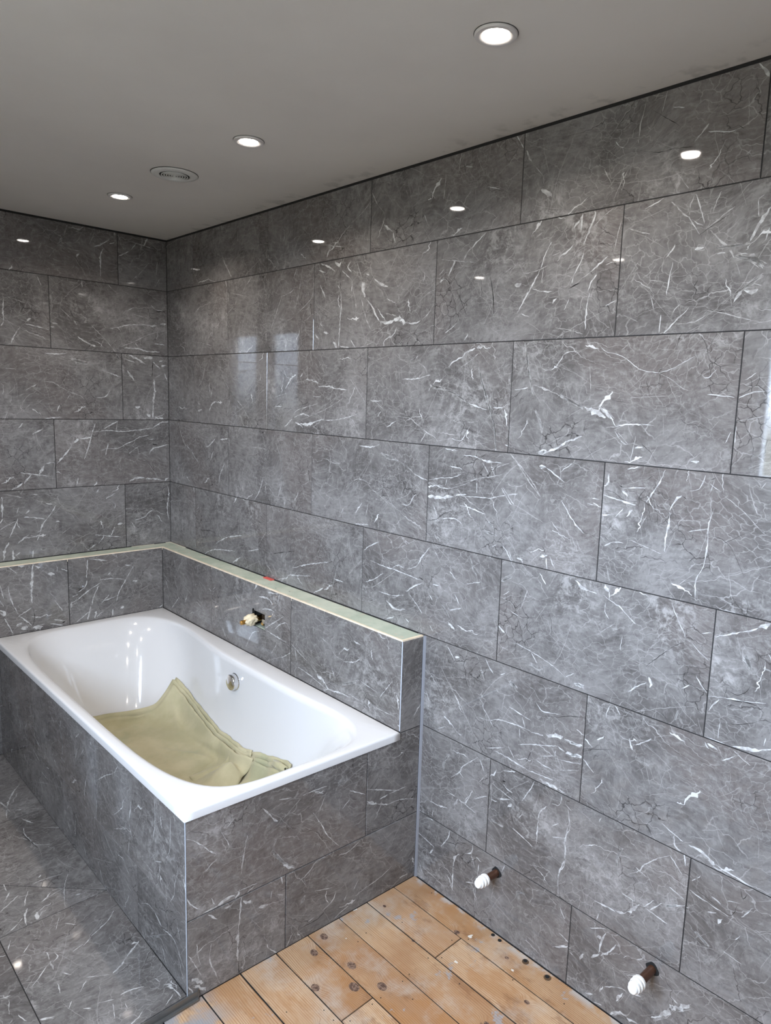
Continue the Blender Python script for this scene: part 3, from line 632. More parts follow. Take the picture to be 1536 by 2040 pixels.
# ------------------------------------------------------------------ bold veins printed on the tiles
# each line: plane (R right wall, B back wall, H and K low walls, F and S bath panels, T floor) + kind, width in mm, points in mm on that plane
VEINS = """
Rp 4.9 513,2146 539,2112 571,2074 597,2046
Rw 5.1 307,2054 377,2056 400,2062
Rt 2.8 383,2061 451,2044 511,2030
Rt 2.9 260,2115 289,2073 347,1998
Rp 3.4 960,2200 950,2174 947,2142
Rp 4.0 1359,2142 1318,2119 1287,2089
Rp 4.1 1258,2090 1233,2052
Rt 2.2 1202,2100 1269,2088 1326,2075
Rp 4.2 747,2036 708,2007
Rt 2.6 703,2008 673,1975
Rt 2.7 581,1987 708,1963
Rp 4.3 638,1975 622,1937
Rp 3.9 559,1910 482,1866 402,1820 379,1788
Rp 4.6 349,1789 333,1755
Rt 2.9 301,1799 425,1778
Rt 2.7 612,1933 559,1905
Rp 4.0 963,1951 942,1915 911,1868 877,1812
Rp 3.4 954,1942 1018,1954 1039,1966
Rt 2.5 924,1867 990,1854 1033,1861
Rp 3.8 1091,2037 1080,1992 1064,1938 1041,1884
Rw 3.8 1054,2034 1034,2001
Rp 3.3 1161,1931 1114,1902 1049,1870
Rt 2.9 1110,1884 1091,1839 1088,1765
Rp 4.4 554,2026 551,1985
Rw 4.3 523,2124 560,2083 589,2049
Rp 3.3 1160,1971 1153,1936 1130,1906
Rp 4.7 358,1729 360,1690 339,1638 302,1601
Rw 4.0 429,1599 412,1559
Rw 6.9 465,1540 425,1528 396,1496
Rw 8.3 293,1492 330,1499
Rp 6.6 506,1655 571,1590 645,1542 671,1527
Rp 3.2 671,1527 727,1475 755,1453
Rp 3.9 576,1557 549,1479
Rt 2.7 712,1448 722,1472
Rw 6.9 1056,1654 1022,1635 988,1600
Rw 5.8 1097,1658 1081,1644
Rw 7.6 1118,1635 1155,1632 1194,1623
Rw 5.5 1195,1610 1248,1612 1301,1604 1355,1601
Rw 3.3 1164,1575 1211,1573
Rw 4.0 913,1532 967,1533
Rp 3.0 908,1566 993,1583
Rw 5.8 1046,1495 1101,1509 1142,1503
Rp 2.8 1142,1503 1212,1522 1273,1544 1338,1573
Rw 9.6 1080,1473 1134,1473 1182,1485
Rw 3.8 1182,1485 1232,1497
Rw 2.7 1221,1491 1289,1495 1362,1507 1418,1521
Rw 5.0 982,1454 1033,1488
Rp 3.4 1033,1488 1059,1519 1125,1535 1196,1551
Rp 2.6 1372,1640 1415,1601 1457,1560
Rt 2.3 1237,1464 1321,1441
Rt 2.3 1286,1595 1309,1570
Rw 2.7 1387,1503 1406,1486
Rw 4.5 1317,1899 1314,1847 1310,1791 1304,1742
Rw 4.5 1274,1765 1296,1747
Rw 6.3 1311,1749 1357,1743
Rw 7.4 1224,1801 1247,1793
Rw 2.6 1371,1769 1399,1740
Rp 3.7 99,1430 130,1370 181,1312
Rp 9.7 182,1325 232,1298 288,1260
Rw 7.0 446,1375 387,1339 363,1337
Rw 6.8 553,1384 492,1375
Rw 4.1 428,1319 404,1276
Rp 3.6 266,1366 258,1318
Rw 5.2 530,1275 490,1226 476,1178
Rw 4.3 831,1241 807,1187 768,1145
Rp 6.1 924,1387 952,1343 966,1288 962,1231 940,1177
Rt 3.1 846,1229 922,1175
Rp 3.7 1244,1357 1279,1345 1331,1343
Rp 3.1 1363,1264 1426,1300 1498,1290
Rt 3.2 747,1362 854,1361
Rw 4.6 1048,912 1134,942 1204,961 1272,979
Rw 5.6 944,844 1007,864 1028,879 1161,903
Rw 5.8 1303,922 1356,922
Rt 2.8 1459,1023 1400,968 1373,933
Rw 5.3 1182,842 1244,875
Rt 2.9 1331,992 1287,858
Rw 5.3 448,907 546,951 673,979
Rw 5.5 344,841 438,877 615,900
Rw 6.1 589,845 657,881
Rt 3.3 861,1028 778,938
Rw 5.1 722,921 801,942
Rk 3.2 884,936 971,960 1054,979
Rk 3.7 307,945 421,958 439,943
Rw 5.0 1196,1964 1212,1941 1227,1917
Rw 6.0 1201,2034 1251,2017 1283,1999
Rw 4.5 1185,2015 1227,2002
Rw 8.8 1278,2035 1302,2018 1314,2029
Rw 6.7 1364,2023 1349,2009 1369,1990
Rk 2.9 1317,2012 1309,1980 1313,1937
Rw 5.9 1313,1932 1317,1884 1311,1832 1307,1743
Rw 16.1 1426,1953 1430,1936 1432,1918
Rw 8.5 1431,1922 1442,1903
Rp 4.3 1420,1909 1436,1867 1449,1834 1472,1800
Rp 3.4 1370,1960 1382,1922 1395,1888 1395,1842
Rp 3.3 1394,2027 1406,1998 1422,1969
Rw 6.4 1487,1956 1512,1942 1550,1928
Rw 4.2 1443,1977 1461,1972
Rw 4.1 1548,1890 1589,1874
Rw 5.6 1446,1898 1476,1873 1499,1840 1528,1811
Rw 10.1 1520,1821 1555,1814 1582,1821
Rw 15.3 1582,1822 1615,1822 1638,1810
Rw 11.7 1610,1833 1613,1816
Rw 5.3 1638,1810 1680,1807 1705,1813
Rp 3.0 1705,1813 1734,1830 1757,1850
Rw 3.7 1505,1862 1548,1819
Rp 3.2 1547,1844 1595,1834
Rw 8.1 1220,1800 1249,1794
Rw 9.0 1278,1766 1295,1743
Rw 8.8 1331,1745 1362,1745
Rw 3.9 1373,1768 1399,1740
Rw 4.6 1541,1738 1544,1761 1584,1777 1600,1799
Rp 3.3 1423,1742 1488,1756
Rw 4.1 1169,1795 1195,1776
Rw 3.9 1319,2000 1346,1981 1370,1962
Rw 5.9 1297,1953 1305,1942
Rw 3.4 1374,1960 1371,1927
Rw 3.6 1921,2017 1898,1999
Rp 3.3 1885,1994 1870,1969
Rw 5.0 1840,1974 1827,1954 1814,1935
Rp 2.9 1785,1983 1843,1972 1908,1961
Rw 5.1 1794,1927 1780,1918
Rk 2.0 1968,1920 1985,1865 1991,1811
Rk 2.1 1847,1892 1872,1850 1893,1816
Rt 2.3 2051,1937 2014,1917
Rw 6.1 2057,1885 2078,1887
Rw 3.8 1853,1799 1831,1783 1809,1772
Rw 3.3 1899,1766 1886,1749
Rw 4.5 1249,2088 1233,2055
Rt 3.0 1208,2096 1328,2075
Rw 12.1 1934,1725 1955,1728
Rw 6.6 1929,1725 1897,1714 1881,1700
Rw 5.0 1884,1702 1848,1688 1829,1674
Rp 3.3 1943,1711 1909,1688 1877,1672
Rp 8.9 1945,1671 1961,1631 1979,1591 1992,1564 2002,1532
Rk 2.0 1942,1675 1986,1571 2014,1505 2021,1445
Rp 5.6 2004,1532 2015,1485 2023,1439
Rp 15.5 1751,1628 1776,1613 1818,1609
Rp 6.7 1818,1607 1865,1593 1905,1573
Rw 3.3 1905,1573 1944,1562 1982,1553
Rw 4.0 1634,1638 1695,1639 1735,1647
Rw 2.6 1735,1647 1756,1651
Rp 3.1 1705,1686 1731,1673 1744,1647
Rw 3.6 2005,1559 2040,1562
Rt 2.4 2040,1562 2057,1573
Rw 4.6 1566,1483 1610,1507
Rp 3.6 1609,1520 1669,1518 1702,1502 1747,1478 1785,1465 1797,1450
Rw 3.4 1855,1465 1890,1461 1911,1487 1923,1504
Rp 3.1 1747,1478 1724,1445
Rw 4.0 1686,1693 1698,1710
Rt 2.5 1816,1537 1858,1518 1898,1509
Rw 3.8 1481,1567 1538,1566
Rw 3.8 1519,1517 1536,1534
Rp 3.9 2057,1651 2056,1624
Rp 3.5 2066,1554 2064,1503
Rp 5.0 1466,2225 1479,2203 1495,2181
Rt 2.5 1495,2181 1528,2148 1523,2121
Rw 9.0 1526,2117 1551,2101 1567,2091
Rw 4.9 1570,2087 1580,2056
Rp 3.0 1461,2202 1428,2176 1363,2147
Rt 2.5 1463,2249 1439,2232
Rw 3.1 1706,2120 1715,2100 1725,2086
Rw 3.4 1730,2182 1747,2157
Rp 2.6 1847,2272 1842,2246 1836,2212
Rw 3.5 1947,2154 1991,2142
Rw 2.5 1862,2224 1889,2217
Rp 3.4 1788,2218 1785,2180 1783,2151
Rw 4.8 2037,2267 2049,2248 2063,2229
Rp 4.7 2072,2221 2084,2199 2096,2182
Rt 2.0 2097,2181 2130,2146 2130,2127
Rw 9.3 2126,2115 2145,2104 2160,2093
Rw 4.3 1950,2036 1928,2022 1903,2006
Rp 3.3 1903,2006 1879,1987 1866,1969
Rw 6.0 1838,1974 1824,1954 1813,1933
Rp 3.0 1778,1983 1840,1973 1910,1961
Rw 8.4 1797,1928 1782,1918
Rw 9.0 2057,1885 2079,1886
Rw 4.0 2168,1982 2152,1958 2139,1921
Rw 4.1 2139,1921 2117,1884 2094,1849 2069,1811
Rp 3.1 2077,1911 2127,1916 2159,1925
Rw 3.0 2116,1871 2143,1863 2178,1859
Rw 6.7 2121,2001 2136,2008
Rt 2.1 2047,1934 2011,1916
Rw 3.5 2084,1810 2111,1800
Rk 2.2 1970,1921 1982,1879 1990,1815
Rw 15.5 1434,1952 1437,1937 1435,1921
Rw 5.9 1489,1955 1515,1938 1553,1926
Rp 3.0 2398,2252 2398,2238 2391,2210 2388,2169
Rp 2.3 2450,2268 2447,2250 2441,2222
Rw 2.6 2466,2225 2492,2218
Rw 3.3 2550,2156 2595,2145 2608,2145
Rp 5.0 2549,2172 2535,2155 2521,2142
Rk 1.7 2519,2133 2477,2138 2441,2138 2403,2148
Rw 3.6 2331,2185 2340,2171 2352,2167
Rp 3.7 2303,2131 2316,2112 2329,2087
Rp 2.1 2379,2129 2361,2104 2341,2067 2336,2045
Rp 2.1 2643,2099 2632,2091
Rw 7.8 2642,2264 2654,2247 2667,2232
Rk 1.4 2420,2230 2453,2206 2488,2181
Rp 2.8 2492,2081 2505,2063 2518,2047
Rk 1.6 2612,2154 2624,2144
Rw 5.5 2289,2038 2285,2016 2273,1991 2263,1963
Rw 3.2 2266,1954 2260,1929 2248,1907 2237,1891
Rw 5.0 2239,1891 2236,1874
Rp 2.4 2284,2000 2308,2019 2337,2037
Rw 6.3 2254,2039 2251,1999
Rw 4.9 2247,2023 2230,2006
Rw 5.7 2233,1968 2218,1953 2201,1947 2188,1933
Rp 3.2 2172,1947 2197,1954
Rw 4.1 2331,1928 2309,1912 2287,1896
Rp 2.8 2287,1896 2260,1881 2237,1864
Rw 4.2 2305,1888 2289,1869 2283,1850
Rw 4.2 2288,1846 2283,1819 2283,1796 2282,1760
Rp 2.7 2361,2008 2352,1967 2347,1936
Rw 4.1 2347,1913 2327,1909
Rw 3.1 2333,1813 2361,1824
Rw 5.1 2193,1841 2181,1830
Rk 2.8 2225,1861 2247,1870 2261,1875
Rw 2.9 2218,1810 2231,1837
Rp 2.9 2196,1769 2241,1760 2277,1749
Rp 4.4 2481,2027 2499,2008 2524,1986
Rp 4.3 2532,2032 2524,2009 2525,1992
Rw 3.1 2523,1989 2538,1966 2551,1948
Rw 2.5 2530,1982 2544,1971 2557,1966
Rp 2.1 2590,2030 2580,2006 2576,1987
Rp 3.6 2621,1994 2598,1980 2570,1959
Rk 1.8 2617,1983 2567,1956 2549,1945
Rw 2.6 2417,2021 2441,2029 2463,2037
Rp 3.9 2382,1984 2411,1972 2436,1965
Rw 3.1 2535,2034 2545,2009 2560,1969
Rp 4.8 2573,1954 2594,1932 2616,1912 2630,1890
Rw 2.1 2636,1878 2646,1851
Rw 6.4 2693,1982 2682,1964 2670,1944 2660,1920
Rw 2.3 2667,2000 2671,1966
Rw 2.3 2667,2000 2678,2006
Rp 7.7 2592,1915 2628,1915 2659,1916
Rw 2.9 2695,1941 2689,1919 2682,1913
Rp 17.6 2633,1893 2665,1886 2689,1869
Rp 8.8 2691,1850 2670,1835 2652,1822
Rw 5.4 2652,1822 2636,1799
Rw 8.8 2657,1822 2672,1817 2684,1822
Rw 9.2 2543,1918 2564,1918
Rw 6.0 2593,1903 2610,1904
Rw 3.8 2498,1933 2479,1908
Rp 3.2 2456,1895 2444,1880 2427,1870
Rw 2.9 2496,1896 2492,1875 2489,1848 2487,1824
Rw 2.9 2542,1795 2515,1769 2489,1742
Rp 2.9 2523,1805 2509,1794 2504,1779
Rw 2.6 2449,1827 2460,1797
Rw 2.6 2478,1784 2477,1743
Rp 2.7 2584,1786 2618,1778 2654,1767 2701,1754
Rp 2.2 2581,1777 2558,1764 2519,1760
Rw 6.6 2423,1857 2431,1852
Rt 1.9 2442,1863 2477,1855
Rt 2.0 2384,1789 2422,1771
Rp 2.9 2650,1838 2670,1835 2693,1828
Rp 6.6 2101,1734 2113,1688 2125,1642 2140,1596
Rk 1.9 2108,1716 2122,1637
Rp 7.4 2148,1559 2164,1532 2175,1500
Rp 4.6 2135,1624 2178,1613 2222,1598
Rp 9.8 2222,1598 2255,1585 2292,1568
Rw 14.8 2297,1569 2328,1559 2358,1549
Rw 10.3 2336,1574 2362,1558 2378,1542
Rw 3.4 2373,1546 2386,1527
Rw 2.9 2386,1527 2420,1534 2483,1534
Rt 2.1 2360,1524 2386,1526
Rw 2.5 2385,1516 2405,1492 2419,1485
Rw 2.5 2394,1513 2422,1487
Rw 2.8 2077,1611 2098,1613 2120,1617
Rw 2.1 2327,1721 2345,1705 2383,1696 2412,1679 2441,1661 2485,1654
Rw 2.4 2485,1654 2517,1664 2541,1677 2565,1690
Rp 2.4 2485,1654 2516,1639 2546,1619 2567,1614
Rw 2.7 2601,1607 2630,1605 2659,1602
Rw 3.1 2587,1646 2599,1643 2616,1661
Rw 10.2 2165,1446 2190,1450
Rw 6.4 2190,1450 2227,1465 2252,1482
Rw 5.4 2252,1482 2278,1492 2295,1499
Rt 1.8 2191,1469 2246,1500
Rw 3.1 2179,1669 2201,1667 2220,1691 2230,1704 2265,1709
Rw 5.8 2441,1480 2461,1483
Rw 5.5 2577,1460 2597,1460
Rp 2.1 2441,1507 2431,1443
Rt 1.6 2410,1595 2455,1599 2523,1603
Rk 1.5 2575,1734 2589,1711 2594,1692
Rk 1.3 2374,1588 2411,1585
Rk 1.2 2456,1491 2484,1469 2497,1447
Rw 2.6 2659,1529 2649,1504
Rw 4.5 2669,1541 2669,1506
Rw 2.6 2665,1600 2691,1612 2725,1617
Rp 1.8 2668,1552 2736,1568
Rp 2.2 2303,1677 2312,1604
Rp 2.1 2387,1708 2408,1724
Rp 3.8 2074,1437 2107,1406 2139,1370 2182,1330
Rw 8.4 2173,1412 2193,1411
Rw 3.7 2193,1411 2222,1395 2253,1378
Rw 3.4 2050,1339 2087,1296
Rw 3.9 2046,1316 2106,1330
Rw 2.7 2240,1404 2273,1427
Rw 3.6 2246,1331 2266,1306 2295,1273 2320,1254
Rw 4.0 2324,1332 2357,1329
Rw 4.4 2338,1345 2358,1346
Rw 3.9 2379,1413 2377,1387 2365,1381
Rw 3.4 2425,1428 2456,1435
Rw 3.7 2520,1435 2510,1405 2481,1354
Rw 3.9 2364,1359 2399,1352 2455,1344
Rk 1.7 2366,1370 2392,1369 2422,1353 2459,1353
Rk 1.7 2459,1353 2466,1371 2476,1385
Rw 5.9 2416,1374 2433,1363
Rk 3.4 2408,1386 2420,1383
Rw 2.5 2420,1381 2478,1389
Rw 6.8 2447,1331 2433,1314
Rw 3.0 2403,1307 2424,1332
Rw 3.9 2366,1308 2393,1312
Rk 2.1 2477,1406 2495,1420
Rw 3.1 2614,1432 2603,1400 2582,1393
Rw 4.8 2564,1381 2548,1363 2541,1343
Rw 4.9 2540,1339 2540,1310 2536,1277 2536,1245
Rw 2.7 2634,1423 2629,1399
Rw 2.3 2625,1414 2650,1399
Rk 3.9 2626,1422 2637,1429
Rk 2.0 2564,1381 2578,1373
Rw 3.1 2640,1361 2631,1320 2633,1277 2628,1228 2615,1193 2618,1144
Rw 2.4 2588,1301 2631,1314
Rp 1.9 2654,1394 2702,1362 2745,1323
Rp 1.9 2706,1426 2717,1390 2736,1348
Rp 1.8 2732,1414 2741,1430
Rp 1.7 2473,1296 2484,1323
Rp 2.9 2449,1258 2491,1248 2527,1239
Rp 5.2 2380,1233 2403,1246 2431,1248
Rk 1.7 2373,1258 2404,1239
Rp 3.9 2389,1185 2402,1147
Rk 1.2 2624,1303 2676,1288 2716,1226
Rk 1.1 2665,1286 2720,1323
Rw 5.7 2191,1171 2211,1175
Rk 1.9 2198,1196 2210,1179
Rw 3.3 2222,1177 2241,1147
Rw 3.3 2212,1170 2218,1137
Rw 3.9 2087,1167 2104,1140
Rw 3.9 2116,1152 2137,1151
Rp 2.3 2220,1271 2267,1227
Rt 1.6 2572,1171 2610,1208
Rw 4.4 1430,1415 1491,1414 1533,1425
Rp 16.2 1544,1397 1580,1387 1614,1384
Rp 5.8 1614,1384 1670,1364 1700,1346
Rw 3.3 1700,1346 1736,1335 1762,1331
Rw 3.1 1764,1332 1814,1343 1862,1350 1897,1363
Rw 8.0 1764,1311 1799,1319 1821,1314
Rw 3.2 1821,1314 1848,1314
Rp 2.6 1848,1314 1904,1331 1958,1356 2011,1367 2052,1378
Rw 12.0 1764,1282 1795,1283 1828,1285
Rw 11.0 1828,1285 1870,1294
Rw 4.6 1880,1299 1921,1306
Rw 3.0 1917,1299 1971,1304 2010,1306 2056,1318 2105,1329
Rw 5.2 1904,1419 1944,1419 1979,1411 2013,1409 2045,1409
Rw 3.9 1828,1433 1883,1431
Rw 3.5 1852,1383 1901,1380
Rw 2.6 1977,1404 2001,1375
Rw 2.5 2055,1342 2074,1321 2096,1298
Rw 3.4 1898,1270 1929,1270 1964,1263 1999,1257
Rp 3.2 2080,1433 2113,1404 2151,1369 2183,1330
Rk 2.4 1763,1206 1804,1215 1831,1235 1862,1247
Rw 3.1 1826,1220 1874,1228 1901,1221 1912,1211
Rw 2.6 1959,1345 1961,1314
Rp 2.5 2028,1396 2073,1411
Rw 6.2 2173,1410 2194,1411
Rw 4.4 2064,1178 2081,1163 2101,1133
Rp 8.8 1802,1166 1825,1149
Rp 9.7 2010,1237 2028,1221
Rw 3.0 2024,1166 2043,1177
Rw 3.2 2127,1156 2136,1143
Rw 5.6 2195,1173 2216,1178
Rk 2.1 2197,1201 2211,1183
Rp 3.0 1476,1293 1503,1273 1550,1253 1590,1231
Rw 3.7 1646,1241 1682,1244 1704,1276 1721,1282
Rw 4.0 1419,1143 1488,1150
Rp 2.7 1485,1227 1473,1176
Rk 2.3 1929,1380 1921,1360
Rw 2.4 1843,1344 1837,1324
Rp 10.4 2041,1201 1997,1209
Rp 6.9 2164,1447 2195,1453
Rw 11.7 2166,1449 2195,1453
Rw 4.0 1544,1101 1491,1074 1468,1056
Rw 3.9 1503,1029 1573,1022 1625,1021 1681,1017 1753,1010
Rw 3.4 1615,1026 1643,1039 1668,1034
Rw 4.1 1686,1035 1727,1054 1749,1086 1781,1123
Rk 4.1 1738,1018 1758,1016
Rw 4.0 1571,999 1529,970 1482,949
Rt 2.6 1631,1018 1569,972 1510,932
Rp 5.6 1788,1001 1823,971 1858,942 1876,922
Rw 3.6 1802,1010 1827,1010
Rw 2.9 1684,959 1719,986 1753,1002
Rw 3.0 1551,931 1616,932 1672,945
Rw 6.9 1588,908 1624,892 1656,891
Rw 6.0 1656,891 1683,900
Rw 5.2 1594,846 1632,862
Rw 5.9 1685,869 1701,862
Rw 3.8 1696,955 1733,929 1758,905
Rk 4.1 1791,947 1808,943
Rw 4.1 1790,972 1802,958
Rp 6.1 1945,1126 1960,1094 1976,1073
Rw 3.2 1870,1064 1896,1045
Rw 3.2 1893,1000 1913,972
Rw 3.6 1875,944 1922,962
Rw 6.4 1872,904 1899,890
Rp 11.7 1469,936 1487,912
Rp 9.8 1499,883 1539,901
Rw 3.3 1795,876 1810,858
Rw 3.8 1755,857 1761,845
Rp 2.8 1798,1124 1834,1077
Rt 2.5 1634,1091 1670,1123 1706,1112
Rw 2.7 1938,1040 1992,1057
Rp 2.9 2092,1003 2125,992 2148,986
Rw 7.5 2060,945 2088,930
Rk 3.0 2085,963 2103,971
Rp 11.0 2068,1077 2104,1096
Rw 4.2 2194,1126 2217,1098
Rp 2.5 2137,1006 2159,1071
Rw 7.4 2306,1129 2326,1115 2346,1110
Rw 4.6 2346,1110 2369,1109
Rw 3.2 2389,1108 2406,1100 2432,1090 2454,1075 2480,1056
Rw 7.1 2390,1135 2402,1120
Rw 3.9 2404,1120 2406,1100
Rw 2.3 2396,1090 2396,1068 2408,1052
Rw 2.1 2564,1128 2581,1097 2605,1057
Rw 2.7 2619,1049 2642,1030 2661,1018
Rw 3.5 2639,1076 2661,1083
Rk 1.8 2607,1048 2581,1031 2552,1001 2513,958
Rp 2.5 2513,958 2468,963
Rw 3.8 2519,921 2494,901 2475,882
Rw 5.6 2525,937 2534,921 2529,912
Rk 3.2 2472,873 2479,872
Rk 2.5 2518,915 2522,895
Rw 2.7 2636,976 2649,958 2664,944
Rk 1.2 2575,958 2618,973 2660,989
Rw 3.6 2606,934 2624,949
Rw 8.8 2324,854 2351,857
Rw 4.7 2336,856 2354,849
Rp 6.1 2602,878 2597,854
Rk 1.5 2565,859 2586,843
Rw 4.0 2670,1076 2695,1088 2737,1108
Rw 8.3 2757,1122 2781,1134
Rw 3.4 2732,1104 2757,1119
Rp 16.9 2751,1027 2737,1052
Rw 2.9 2666,937 2709,946 2750,952 2789,962
Rk 2.6 2701,940 2737,949 2769,950 2786,939
Rk 1.4 2786,939 2778,918 2742,897 2695,882
Rw 4.7 2693,937 2680,920 2672,904
Rk 1.7 2706,974 2703,945
Rk 2.0 2707,965 2730,960 2748,975 2754,990
Rw 6.2 2731,842 2758,847 2779,851 2809,866
Rw 2.3 2698,848 2699,885
Rw 5.3 2667,842 2684,841 2714,841
Rw 2.6 2712,800 2736,819
Rp 3.4 2734,834 2755,821 2772,813
Rw 6.5 2671,828 2681,816
Rw 7.1 2677,827 2701,821
Rk 3.5 2699,855 2706,858
Rp 5.5 2776,1035 2791,1034
Rw 2.0 2794,867 2796,886
Rp 7.1 2419,1026 2433,1033
Rp 2.6 2384,1007 2428,1047
Rw 2.6 2442,842 2459,817
Rw 4.6 2429,831 2421,796
Rw 3.8 2507,756 2526,771 2545,787
Rw 6.4 2490,767 2499,740
Rw 4.0 2402,728 2421,745
Rk 2.8 2547,806 2553,805
Rw 3.0 2364,722 2391,703
Rk 1.3 2369,691 2449,720
Rw 6.9 2325,692 2357,692
Rw 6.9 2328,658 2361,666
Rw 3.1 2365,664 2400,636
Rp 6.4 2517,720 2544,717
Rk 1.3 2471,808 2486,798
Rw 2.7 2126,911 2173,903 2220,892 2256,882 2297,863
Rw 2.0 2173,907 2192,926
Rw 7.1 2324,858 2336,854 2354,858
Rw 4.5 2346,859 2355,848
Rw 2.3 2297,865 2322,882
Rp 13.6 2184,867 2222,862
Rw 3.1 2184,899 2205,873
Rw 9.1 1906,804 1924,807
Rw 3.0 1874,829 1907,791
Rw 7.3 1994,832 1999,822
Rw 3.6 2025,834 2038,815 2057,798
Rw 3.2 2082,802 2099,812
Rp 17.6 2116,795 2139,780
Rp 2.7 1796,727 1828,698 1868,658
Rw 3.6 1770,651 1792,646
Rw 3.5 1863,656 1873,647
Rp 2.6 1846,760 1886,712 1930,667 1962,630 1995,587 2041,546
Rw 5.4 1871,601 1904,585 1931,566
Rw 7.6 1931,568 1946,566
Rw 2.7 1847,549 1876,568
Rw 3.1 2117,720 2157,712 2196,705
Rw 3.4 2209,763 2230,746 2251,748 2290,757
Rk 2.6 2243,736 2283,747 2313,761 2361,774
Rw 3.6 2013,647 2048,652 2084,667 2111,671 2142,674 2177,675 2198,674
Rw 4.8 2198,672 2240,678
Rw 10.7 2250,683 2302,698
Rw 7.9 2306,694 2333,693 2361,697
Rw 2.7 2155,618 2201,637 2254,654 2289,666
Rw 6.0 2289,665 2309,658
Rw 9.2 2313,656 2336,660 2362,667
Rw 4.3 2077,568 2119,566 2159,562 2198,558
Rw 3.4 2198,558 2240,561 2281,564
Rw 3.1 2223,598 2246,594 2275,593
Rw 3.0 2284,630 2319,634 2362,646
Rp 2.7 2236,616 2287,637
Rw 2.5 2049,565 2108,590
Rw 2.6 2027,681 2048,661 2066,637
Rw 2.5 2160,669 2163,639
Rw 2.1 2166,705 2179,676
Rk 1.7 2203,615 2190,579
Rw 2.4 2282,651 2280,632
Rw 2.5 2123,602 2147,574
Rp 3.0 2290,597 2358,626
Rw 8.9 2237,548 2258,546 2298,546
Rw 3.0 2298,546 2322,544
Rp 7.0 1879,417 1882,452 1904,486
Rw 3.4 1911,412 1948,447 1957,467 1986,495 2016,522
Rw 2.7 1943,445 1962,434
Rw 2.6 2023,519 2042,487
Rw 4.5 2012,386 2040,405 2060,417
Rw 7.7 1946,355 1932,328
Rw 4.8 1825,293 1867,297 1904,304
Rw 3.5 1896,359 1933,357
Rw 3.4 1992,389 1974,350
Rw 3.4 1949,354 1979,350 2015,342
Rt 2.6 2026,436 2056,428
Rp 2.6 2026,448 2057,489
Rw 2.8 1843,271 1839,245
Rw 5.4 2066,484 2083,499 2087,513
Rw 3.8 2113,520 2159,538
Rk 5.3 2110,487 2124,491
Rw 4.5 2115,481 2126,471 2150,467
Rk 1.9 2072,476 2106,477 2165,454 2173,474
Rw 3.0 2073,464 2112,455 2156,446
Rw 2.9 2220,535 2211,509 2183,458
Rw 9.8 2147,434 2136,419
Rw 3.8 2105,428 2142,444
Rw 3.9 2074,412 2096,416
Rw 3.2 2311,531 2305,503 2282,496
Rw 5.8 2266,479 2246,456 2241,434
Rw 5.1 2242,427 2241,399 2240,354
Rw 3.2 2331,512 2340,474 2342,452 2330,416 2334,368 2332,336 2318,301 2322,244
Rw 2.8 2291,401 2330,418
Rk 5.6 2324,525 2336,529
Rw 2.1 2322,515 2344,503
Rp 10.0 2080,348 2124,349
Rw 3.0 2157,361 2195,351 2228,340
Rw 2.6 2175,401 2188,421
Rp 4.7 2090,277 2107,252
Rw 2.5 2289,434 2307,450
Rw 3.4 2432,526 2426,512
Rw 3.7 1918,236 1909,202 1882,161
Rw 10.2 1849,132 1835,113
Rw 5.2 1773,199 1785,214
Rw 4.2 1814,228 1849,238
Rk 5.1 1810,189 1825,192
Rw 3.9 1775,160 1812,153 1854,144
Rw 3.6 2013,233 2007,204 1981,192
Rw 5.8 1960,175 1942,152 1939,123
Rw 4.1 1939,118 1938,82 1938,36
Rw 3.2 2028,202 2050,196
Rw 2.7 2137,232 2127,206
Rw 2.8 2040,186 2037,146
Rw 3.2 1992,98 2024,112
Rp 3.4 1796,50 1907,32
Rp 9.1 2195,158 2185,173 2212,184
Rw 3.2 2031,102 2033,50
Rp 8.0 2484,414 2485,443 2497,475
Rw 3.2 2516,413 2543,437 2555,458 2583,490 2618,519
Rw 2.5 2618,519 2634,502 2649,486
Rw 2.6 2535,442 2564,433
Rw 6.1 2658,567 2685,566 2707,558
Rw 9.0 2704,559 2720,548
Rw 3.5 2717,544 2747,540 2767,536
Rw 4.1 2713,551 2767,545 2805,541
Rw 3.1 2590,589 2617,578 2644,568
Rw 6.8 2621,573 2627,549 2642,542
Rw 7.9 2674,484 2681,492
Rw 4.9 2685,496 2692,507
Rk 5.4 2716,482 2726,485
Rw 4.2 2721,470 2737,466 2743,463
Rk 1.8 2672,472 2710,461 2759,447 2772,458 2778,484
Rw 3.6 2670,458 2702,452 2762,444
Rw 2.9 2810,493 2789,458
Rw 10.1 2749,427 2740,414
Rk 2.0 2780,524 2788,502 2796,518
Rw 2.3 2756,480 2784,489
Rw 4.2 2716,429 2735,437
Rw 3.8 2616,383 2666,415
Rw 6.3 2616,383 2647,403
Rw 7.2 2554,352 2529,315
Rw 4.7 2430,290 2468,294 2490,296
Rw 7.3 2490,296 2515,303
Rw 3.3 2515,303 2532,321
Rw 3.0 2503,355 2536,352
Rw 2.9 2589,383 2564,351
Rw 3.2 2609,388 2580,351
Rw 2.9 2571,351 2626,342
Rw 2.5 2622,439 2660,428
Rp 9.1 2692,362 2727,345
Rk 1.5 2682,355 2709,342 2736,346
Rw 2.7 2759,354 2801,348
Rw 2.6 2791,414 2781,396
Rw 3.1 2447,265 2442,240
Rw 3.2 2339,466 2333,421 2335,364 2319,304 2321,247
Rw 2.1 2290,402 2331,418
Rw 3.6 2330,212 2338,197 2347,185
Rw 5.8 2315,80 2365,114
Rw 3.2 2332,134 2364,126
Rw 10.3 2447,194 2458,201
Rw 4.8 2470,220 2460,187 2455,153
Rw 9.7 2455,149 2435,125
Rw 3.4 2425,207 2469,232
Rw 9.3 2371,98 2379,99
